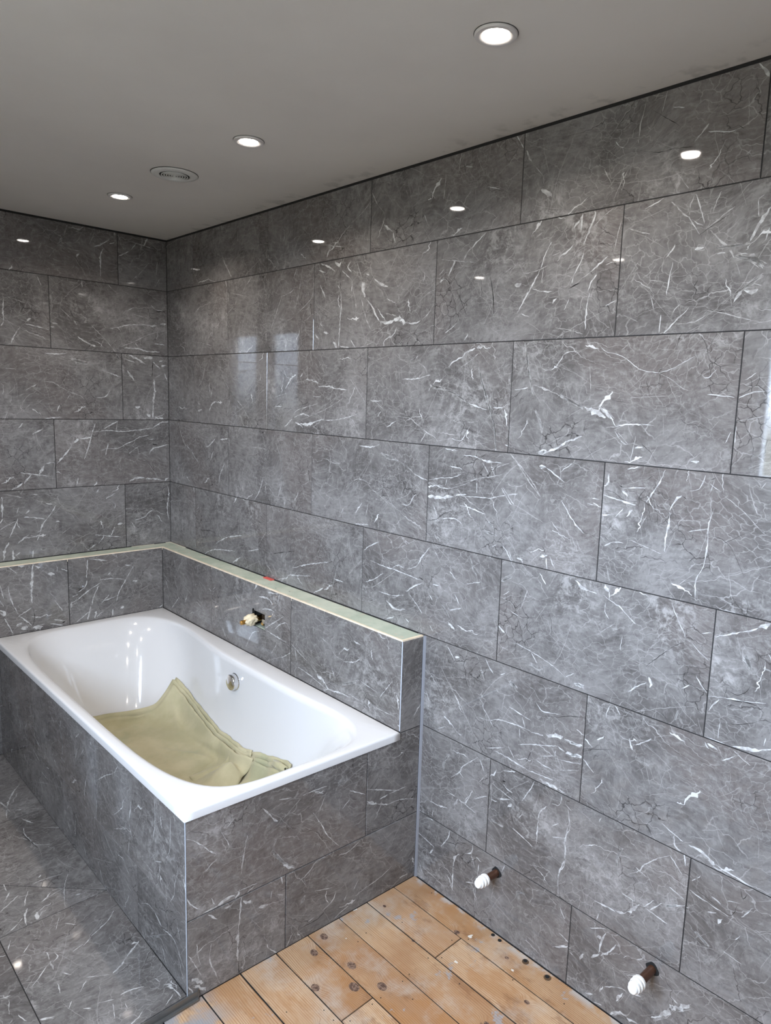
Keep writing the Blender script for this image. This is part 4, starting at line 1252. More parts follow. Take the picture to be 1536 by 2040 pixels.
Rw 7.7 2401,98 2412,121
Rw 4.8 2461,149 2485,176 2501,206
Rw 4.7 2524,183 2532,194
Rw 4.6 2560,201 2576,216
Rw 8.1 2530,86 2515,52
Rw 3.0 2479,69 2526,97 2541,93
Rw 9.0 2468,45 2475,66
Rw 4.2 2425,13 2448,24
Rw 10.2 2500,2 2528,29 2546,29
Rw 11.3 2547,25 2575,31
Rw 12.8 2610,72 2641,106 2661,142
Rw 13.8 2650,126 2683,154 2698,171
Rw 5.1 2653,161 2670,155
Rw 2.7 2535,141 2567,163
Rw 2.9 2619,199 2630,192
Rw 4.2 2453,4 2476,11
Rw 6.6 2558,105 2579,109
Bp 6.6 -438,2256 -455,2213 -483,2163 -515,2116
Bp 4.7 -436,2248 -404,2251
Bp 6.7 -365,2270 -400,2236
Bp 4.3 -323,2276 -331,2235 -349,2195
Bw 5.8 -260,2231 -299,2203 -332,2186
Bp 7.9 -239,2270 -242,2241
Bp 4.3 -474,2171 -434,2162 -389,2158
Bw 10.5 -394,2148 -406,2135
Bw 5.9 -287,2187 -302,2161 -304,2118 -305,2066
Bw 4.4 -263,2212 -240,2219
Bp 3.7 -500,2111 -474,2103
Bw 8.1 -91,2263 -107,2229
Bp 5.0 -143,2233 -166,2202
Bw 4.5 -177,2193 -225,2164
Bp 4.1 -181,2240 -115,2230 -57,2223
Bp 4.6 -82,2162 -112,2123 -138,2095 -170,2066
Bp 6.2 -45,2168 -52,2107
Bw 5.4 -695,1924 -699,1875 -697,1836
Bw 5.4 -697,1834 -708,1815
Bw 10.2 -596,1857 -612,1845
Bw 4.2 -616,1832 -574,1826 -527,1816
Bw 4.6 -638,1817 -660,1782 -676,1745
Bp 3.2 -682,1934 -615,1917
Bk 4.7 -584,1798 -569,1794
Bp 4.6 -564,2029 -550,1995
Bw 6.6 -513,1845 -491,1843
Bw 4.3 -520,1829 -504,1829
Bp 4.3 -386,2038 -385,2008
Bp 3.3 -483,1917 -453,1888 -431,1867
Bp 7.7 -424,1863 -413,1848
Bp 4.0 -352,1852 -306,1808 -268,1767 -244,1737
Bw 6.8 -410,1799 -383,1780 -350,1766
Bw 10.8 -358,1765 -336,1764
Bw 4.6 -270,1847 -231,1854 -200,1866 -143,1874 -86,1877
Bw 8.3 -86,1873 -54,1878
Bw 11.5 -37,1886 -7,1890
Bw 7.2 -208,1766 -146,1766 -99,1757 -40,1759
Bw 4.7 -66,1795 -17,1793
Bp 3.6 -235,1766 -166,1795 -86,1837 -10,1859
Bp 4.1 -163,1798 -141,1769
Bp 4.5 -275,2035 -232,2000
Bk 4.7 -58,1943 -9,1946
Bw 3.6 -78,1969 -57,1951 -14,1953
Bp 3.5 -255,1878 -221,1835
Bp 3.6 -168,1921 -96,1907
Bw 4.8 -548,1717 -495,1718 -454,1725
Bp 19.5 -441,1702 -405,1690 -367,1687
Bp 7.9 -367,1685 -329,1675 -291,1653
Bw 4.0 -291,1653 -256,1642 -226,1633
Bp 10.1 -244,1734 -230,1706
Bw 8.2 -193,1738 -147,1718 -111,1698
Bw 4.6 -209,1717 -163,1702
Bw 15.6 -121,1728 -78,1725
Bk 6.1 -201,1732 -191,1728
Bw 6.2 -198,1665 -165,1619
Bk 4.7 -76,1715 -79,1669 -80,1638
Bw 6.3 -73,1710 -41,1679
Bw 12.7 -46,1712 -27,1718
Bw 13.8 -35,1692 -13,1698
Bp 3.7 -64,1639 -31,1656
Bw 7.3 -93,1650 -85,1645
Bt 2.7 -719,1647 -658,1645
Bp 4.1 -670,1597 -659,1611
Bw 4.6 -195,1660 -178,1635 -162,1618
Bw 9.5 -72,1635 -70,1573 -80,1510
Bw 9.5 -78,1510 -81,1445
Bw 13.7 -110,1468 -92,1453
Bw 10.6 -73,1450 -29,1445
Bw 12.5 -165,1498 -139,1496
Bw 4.3 -19,1659 -6,1625
Bp 4.7 -626,1561 -580,1589
Bp 4.4 -560,1599 -518,1596 -482,1574 -446,1556 -410,1545 -391,1528
Bw 4.0 -341,1537 -299,1543 -278,1571
Bw 4.3 -561,1441 -528,1446 -487,1448
Bw 3.4 -496,1502 -507,1473
Bp 2.9 -449,1551 -469,1517
Bw 5.7 -610,1375 -565,1399
Bw 4.2 -662,1399 -644,1422
Bw 9.6 -569,1239 -591,1201
Bw 4.3 -662,1214 -600,1202 -533,1191
Bw 5.7 -621,1203 -651,1166
Bw 6.6 -655,1169 -679,1153 -699,1141
Bw 8.7 -558,1250 -537,1252
Bw 3.4 -537,1254 -515,1244
Bw 7.9 -416,1354 -368,1357
Bw 8.9 -442,1337 -421,1352
Bw 5.9 -450,1328 -469,1299 -515,1246
Bw 4.5 -347,1421 -362,1381 -379,1321 -400,1262
Bw 6.1 -308,1398 -278,1416 -247,1431
Bw 4.6 -358,1383 -298,1390 -228,1385 -149,1392 -79,1401
Bw 7.5 -79,1401 -46,1424 -4,1431
Bw 4.6 -328,1298 -301,1307 -250,1308 -209,1328 -177,1341 -145,1358 -102,1367
Bk 8.5 -84,1323 -59,1320
Bw 6.4 -6,1322 -54,1309 -81,1305 -104,1276
Bp 4.2 -151,1317 -202,1279
Bw 4.6 -293,1330 -307,1277
Bw 8.4 -200,1153 -160,1167 -128,1165
Bw 8.6 -122,1160 -73,1157 -29,1144
Bw 8.7 -29,1144 -9,1159
Bw 4.5 -429,1181 -437,1144
Bk 4.0 -440,1194 -431,1196
Bp 3.6 -249,1431 -256,1385
Bw 5.8 -526,1065 -553,1023 -582,986 -602,929 -609,915
Bw 5.8 -657,1022 -620,1017 -574,1006
Bw 9.5 -634,1050 -650,1037
Bw 5.7 -686,1006 -695,983 -717,937
Bw 8.5 -719,919 -736,887 -741,844
Bw 5.6 -736,1115 -740,1026
Bw 5.6 -738,1023 -749,1003
Bk 5.7 -703,1010 -686,1011
Bw 3.8 -690,1007 -725,991 -750,975
Bw 9.8 -531,991 -513,990
Bw 6.7 -641,944 -659,931 -686,910
Bw 4.3 -659,931 -606,932
Bp 3.9 -610,950 -564,965
Bw 10.4 -704,883 -706,840
Bw 6.7 -677,870 -697,858
Bp 11.7 -595,874 -572,876
Bw 9.3 -273,940 -292,903
Bw 4.7 -365,913 -246,890
Bw 4.6 -322,906 -349,870
Bw 6.1 -359,871 -399,844
Bw 9.4 -260,950 -236,955
Bw 5.1 -266,1100 -310,1077
Bw 4.6 -351,1108 -343,1123
Bw 4.4 -569,1075 -540,1069
Bp 3.0 -465,962 -506,934
Bw 5.3 -175,965 -132,975 -110,995 -87,1006
Bw 4.9 -18,1130 -7,1080 -17,1009 -9,947
Bw 4.3 -626,873 -630,839
Bp 4.3 -629,1119 -599,1115
Bp 2.8 -727,1126 -654,1105
Bp 3.3 -675,1065 -684,1040
Kw 12.2 -655,836 -661,763 -666,707
Kw 6.7 -666,707 -666,661
Kk 3.4 -663,643 -657,601 -667,563
Kw 14.5 -648,824 -626,815
Kw 9.9 -711,832 -686,829
Kw 3.8 -750,835 -719,803
Kw 11.3 -598,782 -570,778
Kw 4.5 -558,808 -560,785
Kw 4.6 -542,796 -513,781
Kw 5.1 -574,659 -544,609
Kw 11.2 -656,630 -646,629
Kw 4.4 -753,755 -744,692 -720,625
Kw 5.4 -785,696 -772,669
Kw 19.5 -787,655 -764,633
Kw 5.0 -720,619 -696,597 -669,566
Kw 12.1 -729,578 -706,585
Kw 16.7 -712,560 -685,563
Kw 20.2 -665,553 -626,554
Kw 5.1 -596,560 -546,542
Kw 4.0 -580,575 -535,561
Kk 8.1 -548,553 -535,556
Kw 4.4 -772,618 -743,547
Kw 3.8 -782,760 -770,699
Kt 3.3 -681,828 -698,780
Kp 4.0 -596,700 -568,666
Kw 4.4 -668,644 -720,616
Kw 5.2 -432,823 -439,740
Kw 5.8 -436,728 -447,699 -475,680
Kw 4.1 -426,825 -346,806
Kw 11.9 -333,751 -345,738
Kw 4.2 -381,722 -325,719 -271,707
Kw 4.9 -227,764 -266,701 -297,650 -310,602
Kw 5.3 -372,711 -425,684 -476,650 -507,635
Kw 5.9 -387,696 -409,651 -421,610
Kw 8.2 -424,605 -440,547
Kw 6.0 -342,645 -375,614
Kw 5.4 -372,620 -300,635
Kw 11.0 -232,692 -210,691
Kw 9.5 -402,579 -407,546
Kw 5.4 -376,571 -400,551
Kw 13.4 -293,574 -275,577
Kw 4.6 -501,663 -476,671
Kt 3.1 -138,668 -193,645
Kw 4.7 -488,544 -434,582
Kw 5.5 -267,776 -239,767
Kw 5.4 -326,574 -330,544
Kw 5.2 -504,643 -508,614
Kw 6.3 -88,552 -105,542
Kk 5.2 -475,686 -461,696
Kk 5.9 -401,710 -390,710
Hp 5.6 232,647 257,619
Hw 4.7 343,671 317,617
Hw 4.8 258,628 167,548
Hw 7.9 950,790 1010,797 1046,779
Hw 5.9 1010,821 1080,830
Hw 4.2 756,757 796,730
Hw 4.6 950,739 1022,756 1058,753
Hw 3.9 993,673 1115,749
Hw 4.5 1058,684 1093,713 1138,731 1160,711
Hw 4.6 1005,666 1070,660 1139,655
Hw 4.1 950,648 900,628 849,556
Hw 3.3 1071,626 1036,582
Hw 3.9 1106,585 1167,623
Hp 5.0 1172,661 1227,638 1280,621
Hp 7.4 1280,621 1332,598
Hw 12.1 1332,592 1382,576
Hw 5.3 1382,576 1403,558 1469,567 1525,568
Hw 4.8 1403,558 1373,545
Hp 3.5 1408,721 1437,693 1484,688
Hw 4.6 1484,685 1538,699 1568,717
Hw 2.8 1575,645 1661,632
Hp 2.7 1646,580 1712,580 1760,580
Hk 1.6 1672,762 1705,743
Hw 2.7 1731,695 1670,617
Hp 3.0 1348,736 1408,721
Hw 5.1 1535,772 1575,768
Hw 3.6 1410,623 1411,598
Hw 3.6 657,589 685,555
Hw 4.5 1091,829 1075,786
Hp 11.5 1477,601 1567,642
Hw 3.2 1194,654 1206,605
Hw 3.1 1217,582 1281,576 1393,554
Hp 5.6 770,767 809,719
Fw 3.3 -794,465 -775,454 -749,428 -731,405
Fw 5.1 -731,407 -713,388
Fw 2.5 -709,376 -725,369 -745,353
Fw 2.6 -699,446 -683,414 -676,395
Fp 5.3 -624,406 -633,362 -643,299
Ft 1.7 -699,395 -643,378
Fw 3.0 -660,472 -681,453
Fp 11.9 -549,330 -517,282 -485,247
Fw 8.3 -512,269 -474,242
Fp 4.5 -580,469 -549,431
Fw 5.4 -554,433 -531,409
Fw 2.7 -527,472 -487,463
Fw 2.8 -450,457 -411,457 -366,456
Fw 3.8 -411,455 -380,436
Fp 2.3 -518,406 -455,451
Fw 2.9 -415,391 -386,343 -362,297 -320,245
Fw 3.5 -285,411 -225,376
Fw 2.4 -311,360 -284,382
Fp 2.4 -368,439 -398,374
Fw 11.3 -710,240 -686,248 -660,245
Fw 5.1 -751,239 -710,240
Fw 3.3 -798,307 -781,276 -759,253
Fw 2.7 -660,254 -594,252
Fw 3.4 -728,270 -719,249
Fw 5.3 -624,239 -604,247
Fw 5.1 -737,228 -712,201
Fw 11.3 -691,224 -672,222
Fw 5.0 -775,240 -768,246
Fw 6.2 -642,231 -646,184 -651,138
Fw 9.8 -651,138 -654,90
Fw 6.2 -654,90 -653,47
Fk 2.2 -651,43 -649,0
Fw 10.7 -636,218 -614,200
Fw 10.0 -589,173 -561,169
Fw 3.7 -548,205 -552,182
Fw 3.0 -769,160 -767,128 -759,92
Fw 3.4 -792,139 -770,91 -757,60
Fw 3.5 -729,138 -734,95 -722,54 -706,8
Fw 4.6 -563,48 -557,30 -531,5
Fw 2.3 -530,186 -511,175
Fw 10.3 -784,66 -752,38
Fw 17.2 -775,41 -746,12
Fw 4.3 -795,51 -780,22
Fw 7.2 -644,19 -636,18
Ft 2.3 -609,35 -578,33
Fw 3.8 -367,230 -401,230 -424,209 -457,193
Fp 5.7 -413,225 -384,230
Fw 3.0 -239,229 -283,210 -319,215
Fw 4.9 -328,100 -340,73 -375,58
Fk 2.9 -357,60 -392,40 -455,40
Fw 2.9 -404,51 -427,47
Fw 3.1 -109,82 -156,64 -221,55 -253,47
Fw 3.0 -278,26 -308,19 -332,9
Fw 4.3 -72,25 -36,23
Fw 2.4 -482,34 -499,5
Fp 9.5 -439,138 -450,117
Fw 2.4 -406,137 -341,117
Fw 2.5 -242,98 -260,73
Fw 3.5 -285,68 -297,52
Fw 2.3 -573,77 -563,56
Fw 10.1 -218,347 -179,328
Fw 6.2 -179,327 -132,308
Fw 6.2 -166,337 -133,342
Fw 3.1 -133,342 -58,342
Fw 3.2 -132,308 -77,304 -12,282
Fw 3.1 -222,391 -85,338
Sw 2.7 1659,490 1657,438 1651,391 1631,358
Sw 2.5 1566,495 1567,431 1552,362
Sw 3.2 1591,329 1590,297 1576,267
Sw 2.0 1702,366 1678,309 1673,276 1642,233
Sw 2.1 1603,333 1562,313
Sw 3.7 1414,425 1408,394 1396,352
Sw 2.7 1377,416 1352,388 1347,369 1285,317
Sw 2.3 1282,271 1371,314
Sp 5.6 1206,213 1246,188 1275,172
Sp 3.9 1275,168 1333,156 1379,135 1433,125
Sw 3.3 1469,133 1513,155 1555,156
Sw 6.4 1555,156 1595,137
Sw 4.9 1603,134 1658,145 1680,136
Sw 2.7 1680,136 1702,115 1723,91
Sw 2.4 1617,91 1670,72
Sw 2.3 1398,308 1380,232
Sw 3.3 1150,303 1143,242
Sw 3.4 1050,302 1045,255
Sp 4.1 832,156 829,71
Sw 2.5 1143,89 1182,38
Sp 2.5 1098,78 1284,156
Sw 3.9 1018,83 1039,56
Sp 5.8 1526,62 1577,94
Sw 2.3 1354,194 1386,177
Sw 3.3 1192,30 1244,28
Sw 2.2 1519,270 1559,241
Sp 11.7 804,440 851,386 845,331
Sw 5.1 1014,472 981,446
Sw 4.3 938,434 950,434
Sw 3.9 996,416 974,370
Sw 4.9 1111,483 1121,474
Sw 2.9 1050,433 1031,407
Sw 4.5 846,455 827,410
Sw 3.2 1285,450 1222,415 1156,371
Sw 2.7 1326,491 1295,455
Sp 9.0 830,315 868,312
Sw 3.4 1071,352 1049,297
Sw 4.8 608,168 674,165
Sw 3.4 501,223 591,202
Sw 3.6 387,166 423,132
Sw 3.9 599,262 570,276
Sw 4.3 665,210 695,217
Sw 2.4 1222,413 1251,396
Sp 3.7 731,452 775,419
Tw 3.1 -861,-1049 -882,-1086 -901,-1135 -919,-1199
Tw 9.1 -879,-1167 -865,-1170
Tw 4.2 -931,-1103 -946,-1119 -966,-1132
Tw 2.7 -895,-1111 -941,-1120
Tw 4.2 -980,-1054 -993,-1077 -1008,-1115
Tw 5.8 -1005,-1130 -1020,-1163 -1028,-1203
Tw 8.7 -990,-1166 -996,-1200
Tw 4.1 -989,-1191 -974,-1175 -965,-1178
Tw 3.4 -1027,-1165 -1055,-1190 -1080,-1203
Tw 3.6 -1007,-1053 -1043,-1078 -1069,-1096
Tw 4.2 -1025,-1023 -1040,-1046 -1051,-1060
Tw 4.3 -1027,-971 -1030,-1010
Tw 2.8 -872,-1040 -927,-1028 -961,-1029
Tw 6.3 -926,-1001 -937,-1010
Tw 3.5 -818,-1310 -843,-1337 -871,-1353 -905,-1369
Tw 4.4 -906,-1372 -934,-1391
Tw 2.5 -932,-1384 -964,-1393
Tw 2.6 -943,-1268 -922,-1293
Tw 2.9 -948,-1232 -971,-1279
Tw 5.3 -943,-1208 -937,-1213
Tw 12.2 -832,-1473 -817,-1477
Tw 7.1 -811,-1477 -842,-1497 -861,-1509
Tw 4.8 -861,-1509 -882,-1527 -911,-1540
Tw 2.4 -969,-1505 -943,-1523 -918,-1538
Tw 4.3 -1016,-1347 -1020,-1380
Tw 4.8 -1021,-1388 -1022,-1423
Tw 3.2 -1002,-1364 -999,-1383 -1016,-1397
Tw 2.6 -1031,-1397 -1059,-1425 -1081,-1443
Tw 3.1 -1028,-1474 -1035,-1515
Tw 3.1 -971,-1517 -998,-1545
Tw 2.5 -1021,-1558 -1035,-1577
Tw 3.7 -1008,-1449 -993,-1473
Tw 3.5 -977,-1609 -939,-1624
Tw 4.1 -923,-1622 -898,-1624 -867,-1637
Tw 6.4 -1008,-1601 -993,-1613
Tw 2.3 -1153,-1431 -1130,-1438
Tw 2.5 -1077,-1235 -1094,-1272
Tw 2.5 -1040,-1283 -1064,-1308
Tw 3.9 -1019,-1274 -1029,-1278
Tw 9.7 -1097,-1563 -1068,-1578
Tw 2.2 -947,-1636 -961,-1682
Tw 2.2 -923,-1654 -926,-1675
Tw 2.5 -1137,-1449 -1149,-1497
Tw 2.9 -1132,-1512 -1128,-1531 -1123,-1545
Tw 2.9 -1147,-1518 -1156,-1526
Tw 2.3 -1049,-1434 -1045,-1442
Tk 2.5 -1038,-1269 -1008,-1297
Tk 2.0 -915,-1283 -906,-1270
Tw 8.3 -827,-1666 -819,-1673 -814,-1685
Tw 9.6 -820,-1676 -814,-1694
Tw 5.5 -814,-1694 -811,-1713 -811,-1731
Tw 4.1 -815,-1727 -816,-1736
Tw 2.7 -822,-1710 -834,-1718 -849,-1728
Tw 1.9 -835,-1628 -830,-1651
Tw 5.4 -867,-1693 -864,-1694
Tw 6.2 -821,-381 -862,-438 -897,-509 -923,-596
Tw 8.5 -884,-562 -867,-570
Tw 4.7 -884,-630 -862,-688
Tw 4.5 -895,-699 -902,-743 -891,-825 -849,-856
Tk 4.0 -909,-724 -893,-847
Tw 5.5 -920,-503 -912,-468 -902,-560
"""
def vein_mat(name, a, b):
    t = NT(name); oc = t.n.new('ShaderNodeTexCoord').outputs['Object']
    t.put(t.b.inputs['Base Color'], t.mix(t.ramp(t.noise(oc, 45, 3, .65), .36, .60), a, b))
    t.b.inputs['Roughness'].default_value = .05
    return t.m
M_VW = vein_mat('marble_vein_white', (.30, .29, .282), (.53, .525, .515))
M_VP = vein_mat('marble_vein_pale', (.20, .19, .182), (.40, .388, .375))
M_VK = vein_mat('marble_vein_black', (.045, .042, .040), (.012, .011, .011))
def plane_point(pl, a, b):
    a /= 1000.0; b /= 1000.0
    if pl == 'R': return Vector((0, -a, b))
    if pl == 'B': return Vector((a, 0, b))
    if pl == 'K': return Vector((a, -.087, b))
    if pl == 'F': return Vector((a, yfront(a), b))
    if pl == 'T': return Vector((a, b, ZT))
    P, Q = (A0, A1) if pl == 'H' else (Q0, Q1)
    f = (-a - P.y) / (Q.y - P.y); return Vector((P.x + (Q.x - P.x) * f, -a, b))
NAX = dict(R=0, H=0, S=0, B=1, K=1, F=1, T=2)
info = []
for o in TILES:
    xs = [v.co.x for v in o.data.vertices]; ys = [v.co.y for v in o.data.vertices]
    info.append((o, o.matrix_world.copy(), o.matrix_world.inverted(), min(xs), max(xs), min(ys), max(ys)))
geo = {}
rv = random.Random(5)
def ribbon(pts, wid, bounds, out, mat, jag=1.0, layer=0):
    """irregular tapering strip along pts (tile coordinates, metres)"""
    x0, x1, y0, y1 = bounds
    sm = []
    for i in range(len(pts) - 1):
        p0, p1 = pts[i], pts[i + 1]; q0 = pts[max(i - 1, 0)]; q1 = pts[min(i + 2, len(pts) - 1)]
        n = max(1, int((p1 - p0).length / .006))
        for k in range(n):
            t = k / n
            sm.append(.5 * ((2 * p0) + (p1 - q0) * t + (2 * q0 - 5 * p0 + 4 * p1 - q1) * t * t + (3 * p0 - q0 - 3 * p1 + q1) * t ** 3))
    sm.append(pts[-1]); n = len(sm)
    if n < 2: return
    seed = rv.random() * 50; a, b = [], []
    for i, p in enumerate(sm):
        d = (sm[min(i + 1, n - 1)] - sm[max(i - 1, 0)])
        d = d.normalized() if d.length > 1e-7 else Vector((1, 0)); nn = Vector((-d.y, d.x))
        t = i / (n - 1); env = max(.10, min(1, math.sin(PI * (t * .94 + .03)) ** .7))
        nz = noise.noise((p.x * 130 + seed, p.y * 130, 0)); n2 = noise.noise((p.x * 130 + seed, p.y * 130, 7)); n3 = noise.noise((p.x * 60, p.y * 60, seed))
        w = wid * .5 * env * max(.30, .80 + 1.0 * n3)
        off = nn * (nz * wid * .35 + .0007 * nz) * jag
        a.append(p + off + nn * w * (1 + .6 * n2)); b.append(p + off - nn * w * (1 - .6 * nz))
    vs_, fs_, ms_ = out; z = .00006 + layer * .00003; k0 = len(vs_)
    for p in a + b: vs_.append((min(max(p.x, x0), x1), min(max(p.y, y0), y1), z))
    for i in range(n - 1): fs_.append((k0 + i, k0 + n + i, k0 + n + i + 1, k0 + i + 1)); ms_.append(mat)
for line in VEINS.strip().splitlines():
    q = line.split(); pl, kind, wd = q[0][0], q[0][1], float(q[1]) / 1000
    W = [plane_point(pl, *[float(c) for c in s_.split(',')]) for s_ in q[2:]]
    mid = W[len(W) // 2] if len(W) > 2 else (W[0] + W[1]) / 2
    best = None
    for rec in info:
        o, mw, mi, x0, x1, y0, y1 = rec
        if abs((mw.to_3x3() @ Vector((0, 0, 1)))[NAX[pl]]) < .9: continue
        l = mi @ mid
        if abs(l.z) > .004: continue
        d = max(x0 - l.x, l.x - x1, y0 - l.y, l.y - y1)
        if d < .01 and (best is None or d < best[0]): best = (d, rec)
    if best is None: continue
    o, mw, mi, x0, x1, y0, y1 = best[1]
    g = geo.setdefault(o.name, (o, [], [], []))
    L2 = [(mi @ p).to_2d() for p in W]; bnd = (x0 + .0010, x1 - .0010, y0 + .0010, y1 - .0010)
    out = (g[1], g[2], g[3])
    if kind == 'k': ribbon(L2, wd * .75, bnd, out, 3, 1.2, 2)
    elif kind == 't': ribbon(L2, wd * .7, bnd, out, 2, .6)
    elif kind == 'p':
        if wd < .0055: ribbon(L2, wd * .85, bnd, out, 2, 1.0)
        else:
            ribbon(L2, wd * .60, bnd, out, 2, 1.6)
            for k in range(10):
                o_ = Vector((rv.uniform(-.42, .42), rv.uniform(-.42, .42))) * wd
                ribbon([p + o_ * rv.uniform(.3, 1.3) for p in L2], wd * rv.uniform(.08, .22), bnd, out, 2, 1.8)
    else:
        ribbon(L2, wd * 1.0, bnd, out, 1, 1.0, 1)
        if wd > .006:
            for k in range(2):
                o_ = Vector((rv.uniform(-.5, .5), rv.uniform(-.5, .5))) * wd
                ribbon([p + o_ for p in L2], wd * .15, bnd, out, 2, 1.5)
for o, vs_, fs_, ms_ in geo.values():
    base = o.data; nv = len(base.vertices)
    V2 = [tuple(v.co) for v in base.vertices] + vs_
    F2 = [tuple(p.vertices) for p in base.polygons] + [tuple(i + nv for i in f) for f in fs_]
    me = bpy.data.meshes.new('tile'); me.from_pydata(V2, [], F2)
    for mm_ in (M_MARBLE, M_VW, M_VP, M_VK): me.materials.append(mm_)
    k0 = len(base.polygons)
    for i, mt in enumerate(ms_): me.polygons[k0 + i].material_index = mt
    o.data = me

# ------------------------------------------------------------------ bath
RZ = 0.540
cFL, cFR = Vector((-.8005, yfront(-.8) - .004)), Vector((-.0935, yfront(-.093) - .004))
cBR, cBL = Vector((-.0860, -.0885)), Vector((-.8130, -.0885))
def ss(x): x = max(0, min(1, x)); return x * x * (3 - 2 * x)
def bil(u, v):
    return cFL * (1 - u) * (1 - v) + cFR * u * (1 - v) + cBR * u * v + cBL * (1 - u) * v
N = 160
def dirs(i):
    # spread samples so that the corners are on exact diagonals
    k = i / N * 4; side = int(k); f = k - side
    a = (side * 90 - 45 + 90 * f) * PI / 180
    return math.cos(a), math.sin(a)
def outline(i, au, av, n, pinch=0.0, cu=.5, cv=.5):
    c, s = dirs(i)
    # scale direction to follow the real aspect evenly
    r = (abs(c) ** n + abs(s) ** n) ** (-1.0 / n)
    u, v = c * r, s * r
    if n > 50: u, v = c / max(abs(c), abs(s)), s / max(abs(c), abs(s))
    pu = au - (pinch * math.exp(-(abs(v + .10) / .62) ** 4) * ss(u / .35) if u > 0 else 0)
    return Vector((cu + pu * u, cv + av * v)), u, v
rings = []
DEP = .405
def ss(x): x = max(0, min(1, x)); return x * x * (3 - 2 * x)
for (ins, z) in ((0, RB + .001), (0, RZ - .0075), (.0012, RZ - .0035), (.004, RZ - .0010), (.008, RZ)):
    ring = []
    for i in range(N):
        q, u, v = outline(i, .5 - ins / .70, .5 - ins / 1.68, 99)
        p = bil(q.x, q.y); ring.append(Vector((p.x, p.y, z)))
    rings.append(ring)
NS = 30
for k in range(-3, NS + 1):
    ring = []
    for i in range(N):
        qo, u, v = outline(i, .450, .474, 4.6, .070, .500, .493)
        qf, _, _ = outline(i, .275, .315, 3.2, 0, .485, .50)
        if k < 0:
            e = (-k) * .004; qx = qo + Vector((u * e / .7, v * e / 1.68))
            z = RZ - {-1: .0026, -2: .0011, -3: .0003}[k]
            p = bil(qx.x, qx.y)
        else:
            s = k / NS
            end = ss((abs(v) - .55) / .42)
            hs = 1 - math.cos(s * PI / 2) ** .85; gs = math.sin(s * PI / 2) ** .95
            he = s ** .95; ge = .35 * s + .65 * (.5 - .5 * math.cos(PI * s)); ge = ge ** .92
            h = hs * (1 - end) + he * end; g = gs * (1 - end) + ge * end
            q = qo.lerp(qf, h); p = bil(q.x, q.y); z = RZ - .0045 - DEP * g
        ring.append(Vector((p.x, p.y, z)))
    rings.append(ring)
V = [v for r in rings for v in r]; F = []
for k in range(len(rings) - 1):
    for i in range(N):
        j = (i + 1) % N; F.append((k * N + i, k * N + j, (k + 1) * N + j, (k + 1) * N + i))
cen = len(V); last = rings[-1]; V.append(sum(last, Vector()) / N + Vector((0, 0, -.001)))
for i in range(N): F.append(((len(rings) - 1) * N + i, (len(rings) - 1) * N + (i + 1) % N, cen))
bme = mesh('bath', V, F, True)
bath = link('bath', bme, None, M_BATH)
tag(bath, 'white double-ended bath set in the grey tiled surround', 'bathtub')
sm = bath.modifiers.new('edge', 'EDGE_SPLIT') if False else None
BVH = BVHTree.FromPolygons(V, F)
# overflow cap on the wall side
ovl = BVH.ray_cast(Vector((-.45, -.915, .452)), Vector((1, 0, 0)))
ov = link('overflow_cap', lathe_mesh('overflow_cap', [(.0001, .024), (.028, .024), (.0305, .0225), (.0315, .020), (.0315, .003), (.034, .001), (.034, -.003)]), bath, M_CHROME)
nn = ovl[1] if ovl[1].x < 0 else -ovl[1]
ov.matrix_world = Matrix.Translation(ovl[0]) @ nn.to_track_quat('Z', 'Y').to_matrix().to_4x4()
ov['label'] = 'round chrome overflow cap'

# ------------------------------------------------------------------ shower valve in the low wall
vy, vz = -.946, .694
vx = -.0866
val = tag(link('mixer_valve', None), 'brass valve stub wrapped in cream tape in a square cut-out above the bath', 'valve'); val.location = (-.06, vy, vz)
child(box('recess', (-.0500, -.9895, .6625), (-.0484, -.9025, .7255), M_BLACK), val)
child(box('valve_body', (-.080, -.986, .672), (-.050, -.950, .720), M_VALVE, None, .006), val)
def cyl(name, p0, p1, prof, mat, parent, n=28):
    p0, p1 = Vector(p0), Vector(p1); me = lathe_mesh(name, prof, n)
    o = link(name, me, None, mat); o.matrix_world = Matrix.Translation(p0) @ (p1 - p0).to_track_quat('Z', 'Y').to_matrix().to_4x4()
    mw = o.matrix_world.copy(); o.parent = parent; o.matrix_parent_inverse = Matrix.Translation(-parent.location); o.matrix_basis = mw
    return o
cyl('valve_nut', (-.052, -.975, .695), (-.092, -.975, .695), [(.0001, .036), (.009, .036), (.011, .033), (.011, 0)], M_CHROME, val, 12)
cyl('valve_nut', (-.052, -.958, .680), (-.092, -.958, .680), [(.0001, .030), (.007, .030), (.009, .027), (.009, 0)], M_BRASS, val, 6)
cyl('brass_stub', (-.055, -.925, .695), (-.15, -.925, .690), [(.0001, .102), (.008, .102), (.009, .099), (.009, .080), (.012, .078), (.012, .0)], M_BRASS, val, 20)
# lumpy wrap of tape
bm = bmesh.new(); bmesh.ops.create_icosphere(bm, subdivisions=4, radius=1)
for v in bm.verts:
    c = v.co.copy(); n_ = noise.fractal(c * 2.3, 1.0, 2.0, 3) * .22 + .10 * math.sin(c.y * 14 + c.z * 5)
    v.co = Vector((c.x * .030, c.y * .022, c.z * .022)) * (1 + n_)
tp = link('tape_wrap', bm_mesh('tape_wrap', bm, True), None, M_TAPE); child(tp, val); tp.location = Vector((-.112, -.925, .694))
tp['label'] = 'cream tape wrapped round the stub'
child(box('lower_lip', (-.0855, -.990, .660), (-.052, -.902, .664), M_BOARD), val)
child(box('setting_pin', (-.098, -.9155, .712), (-.092, -.9125, .735), M_BLACK), val)

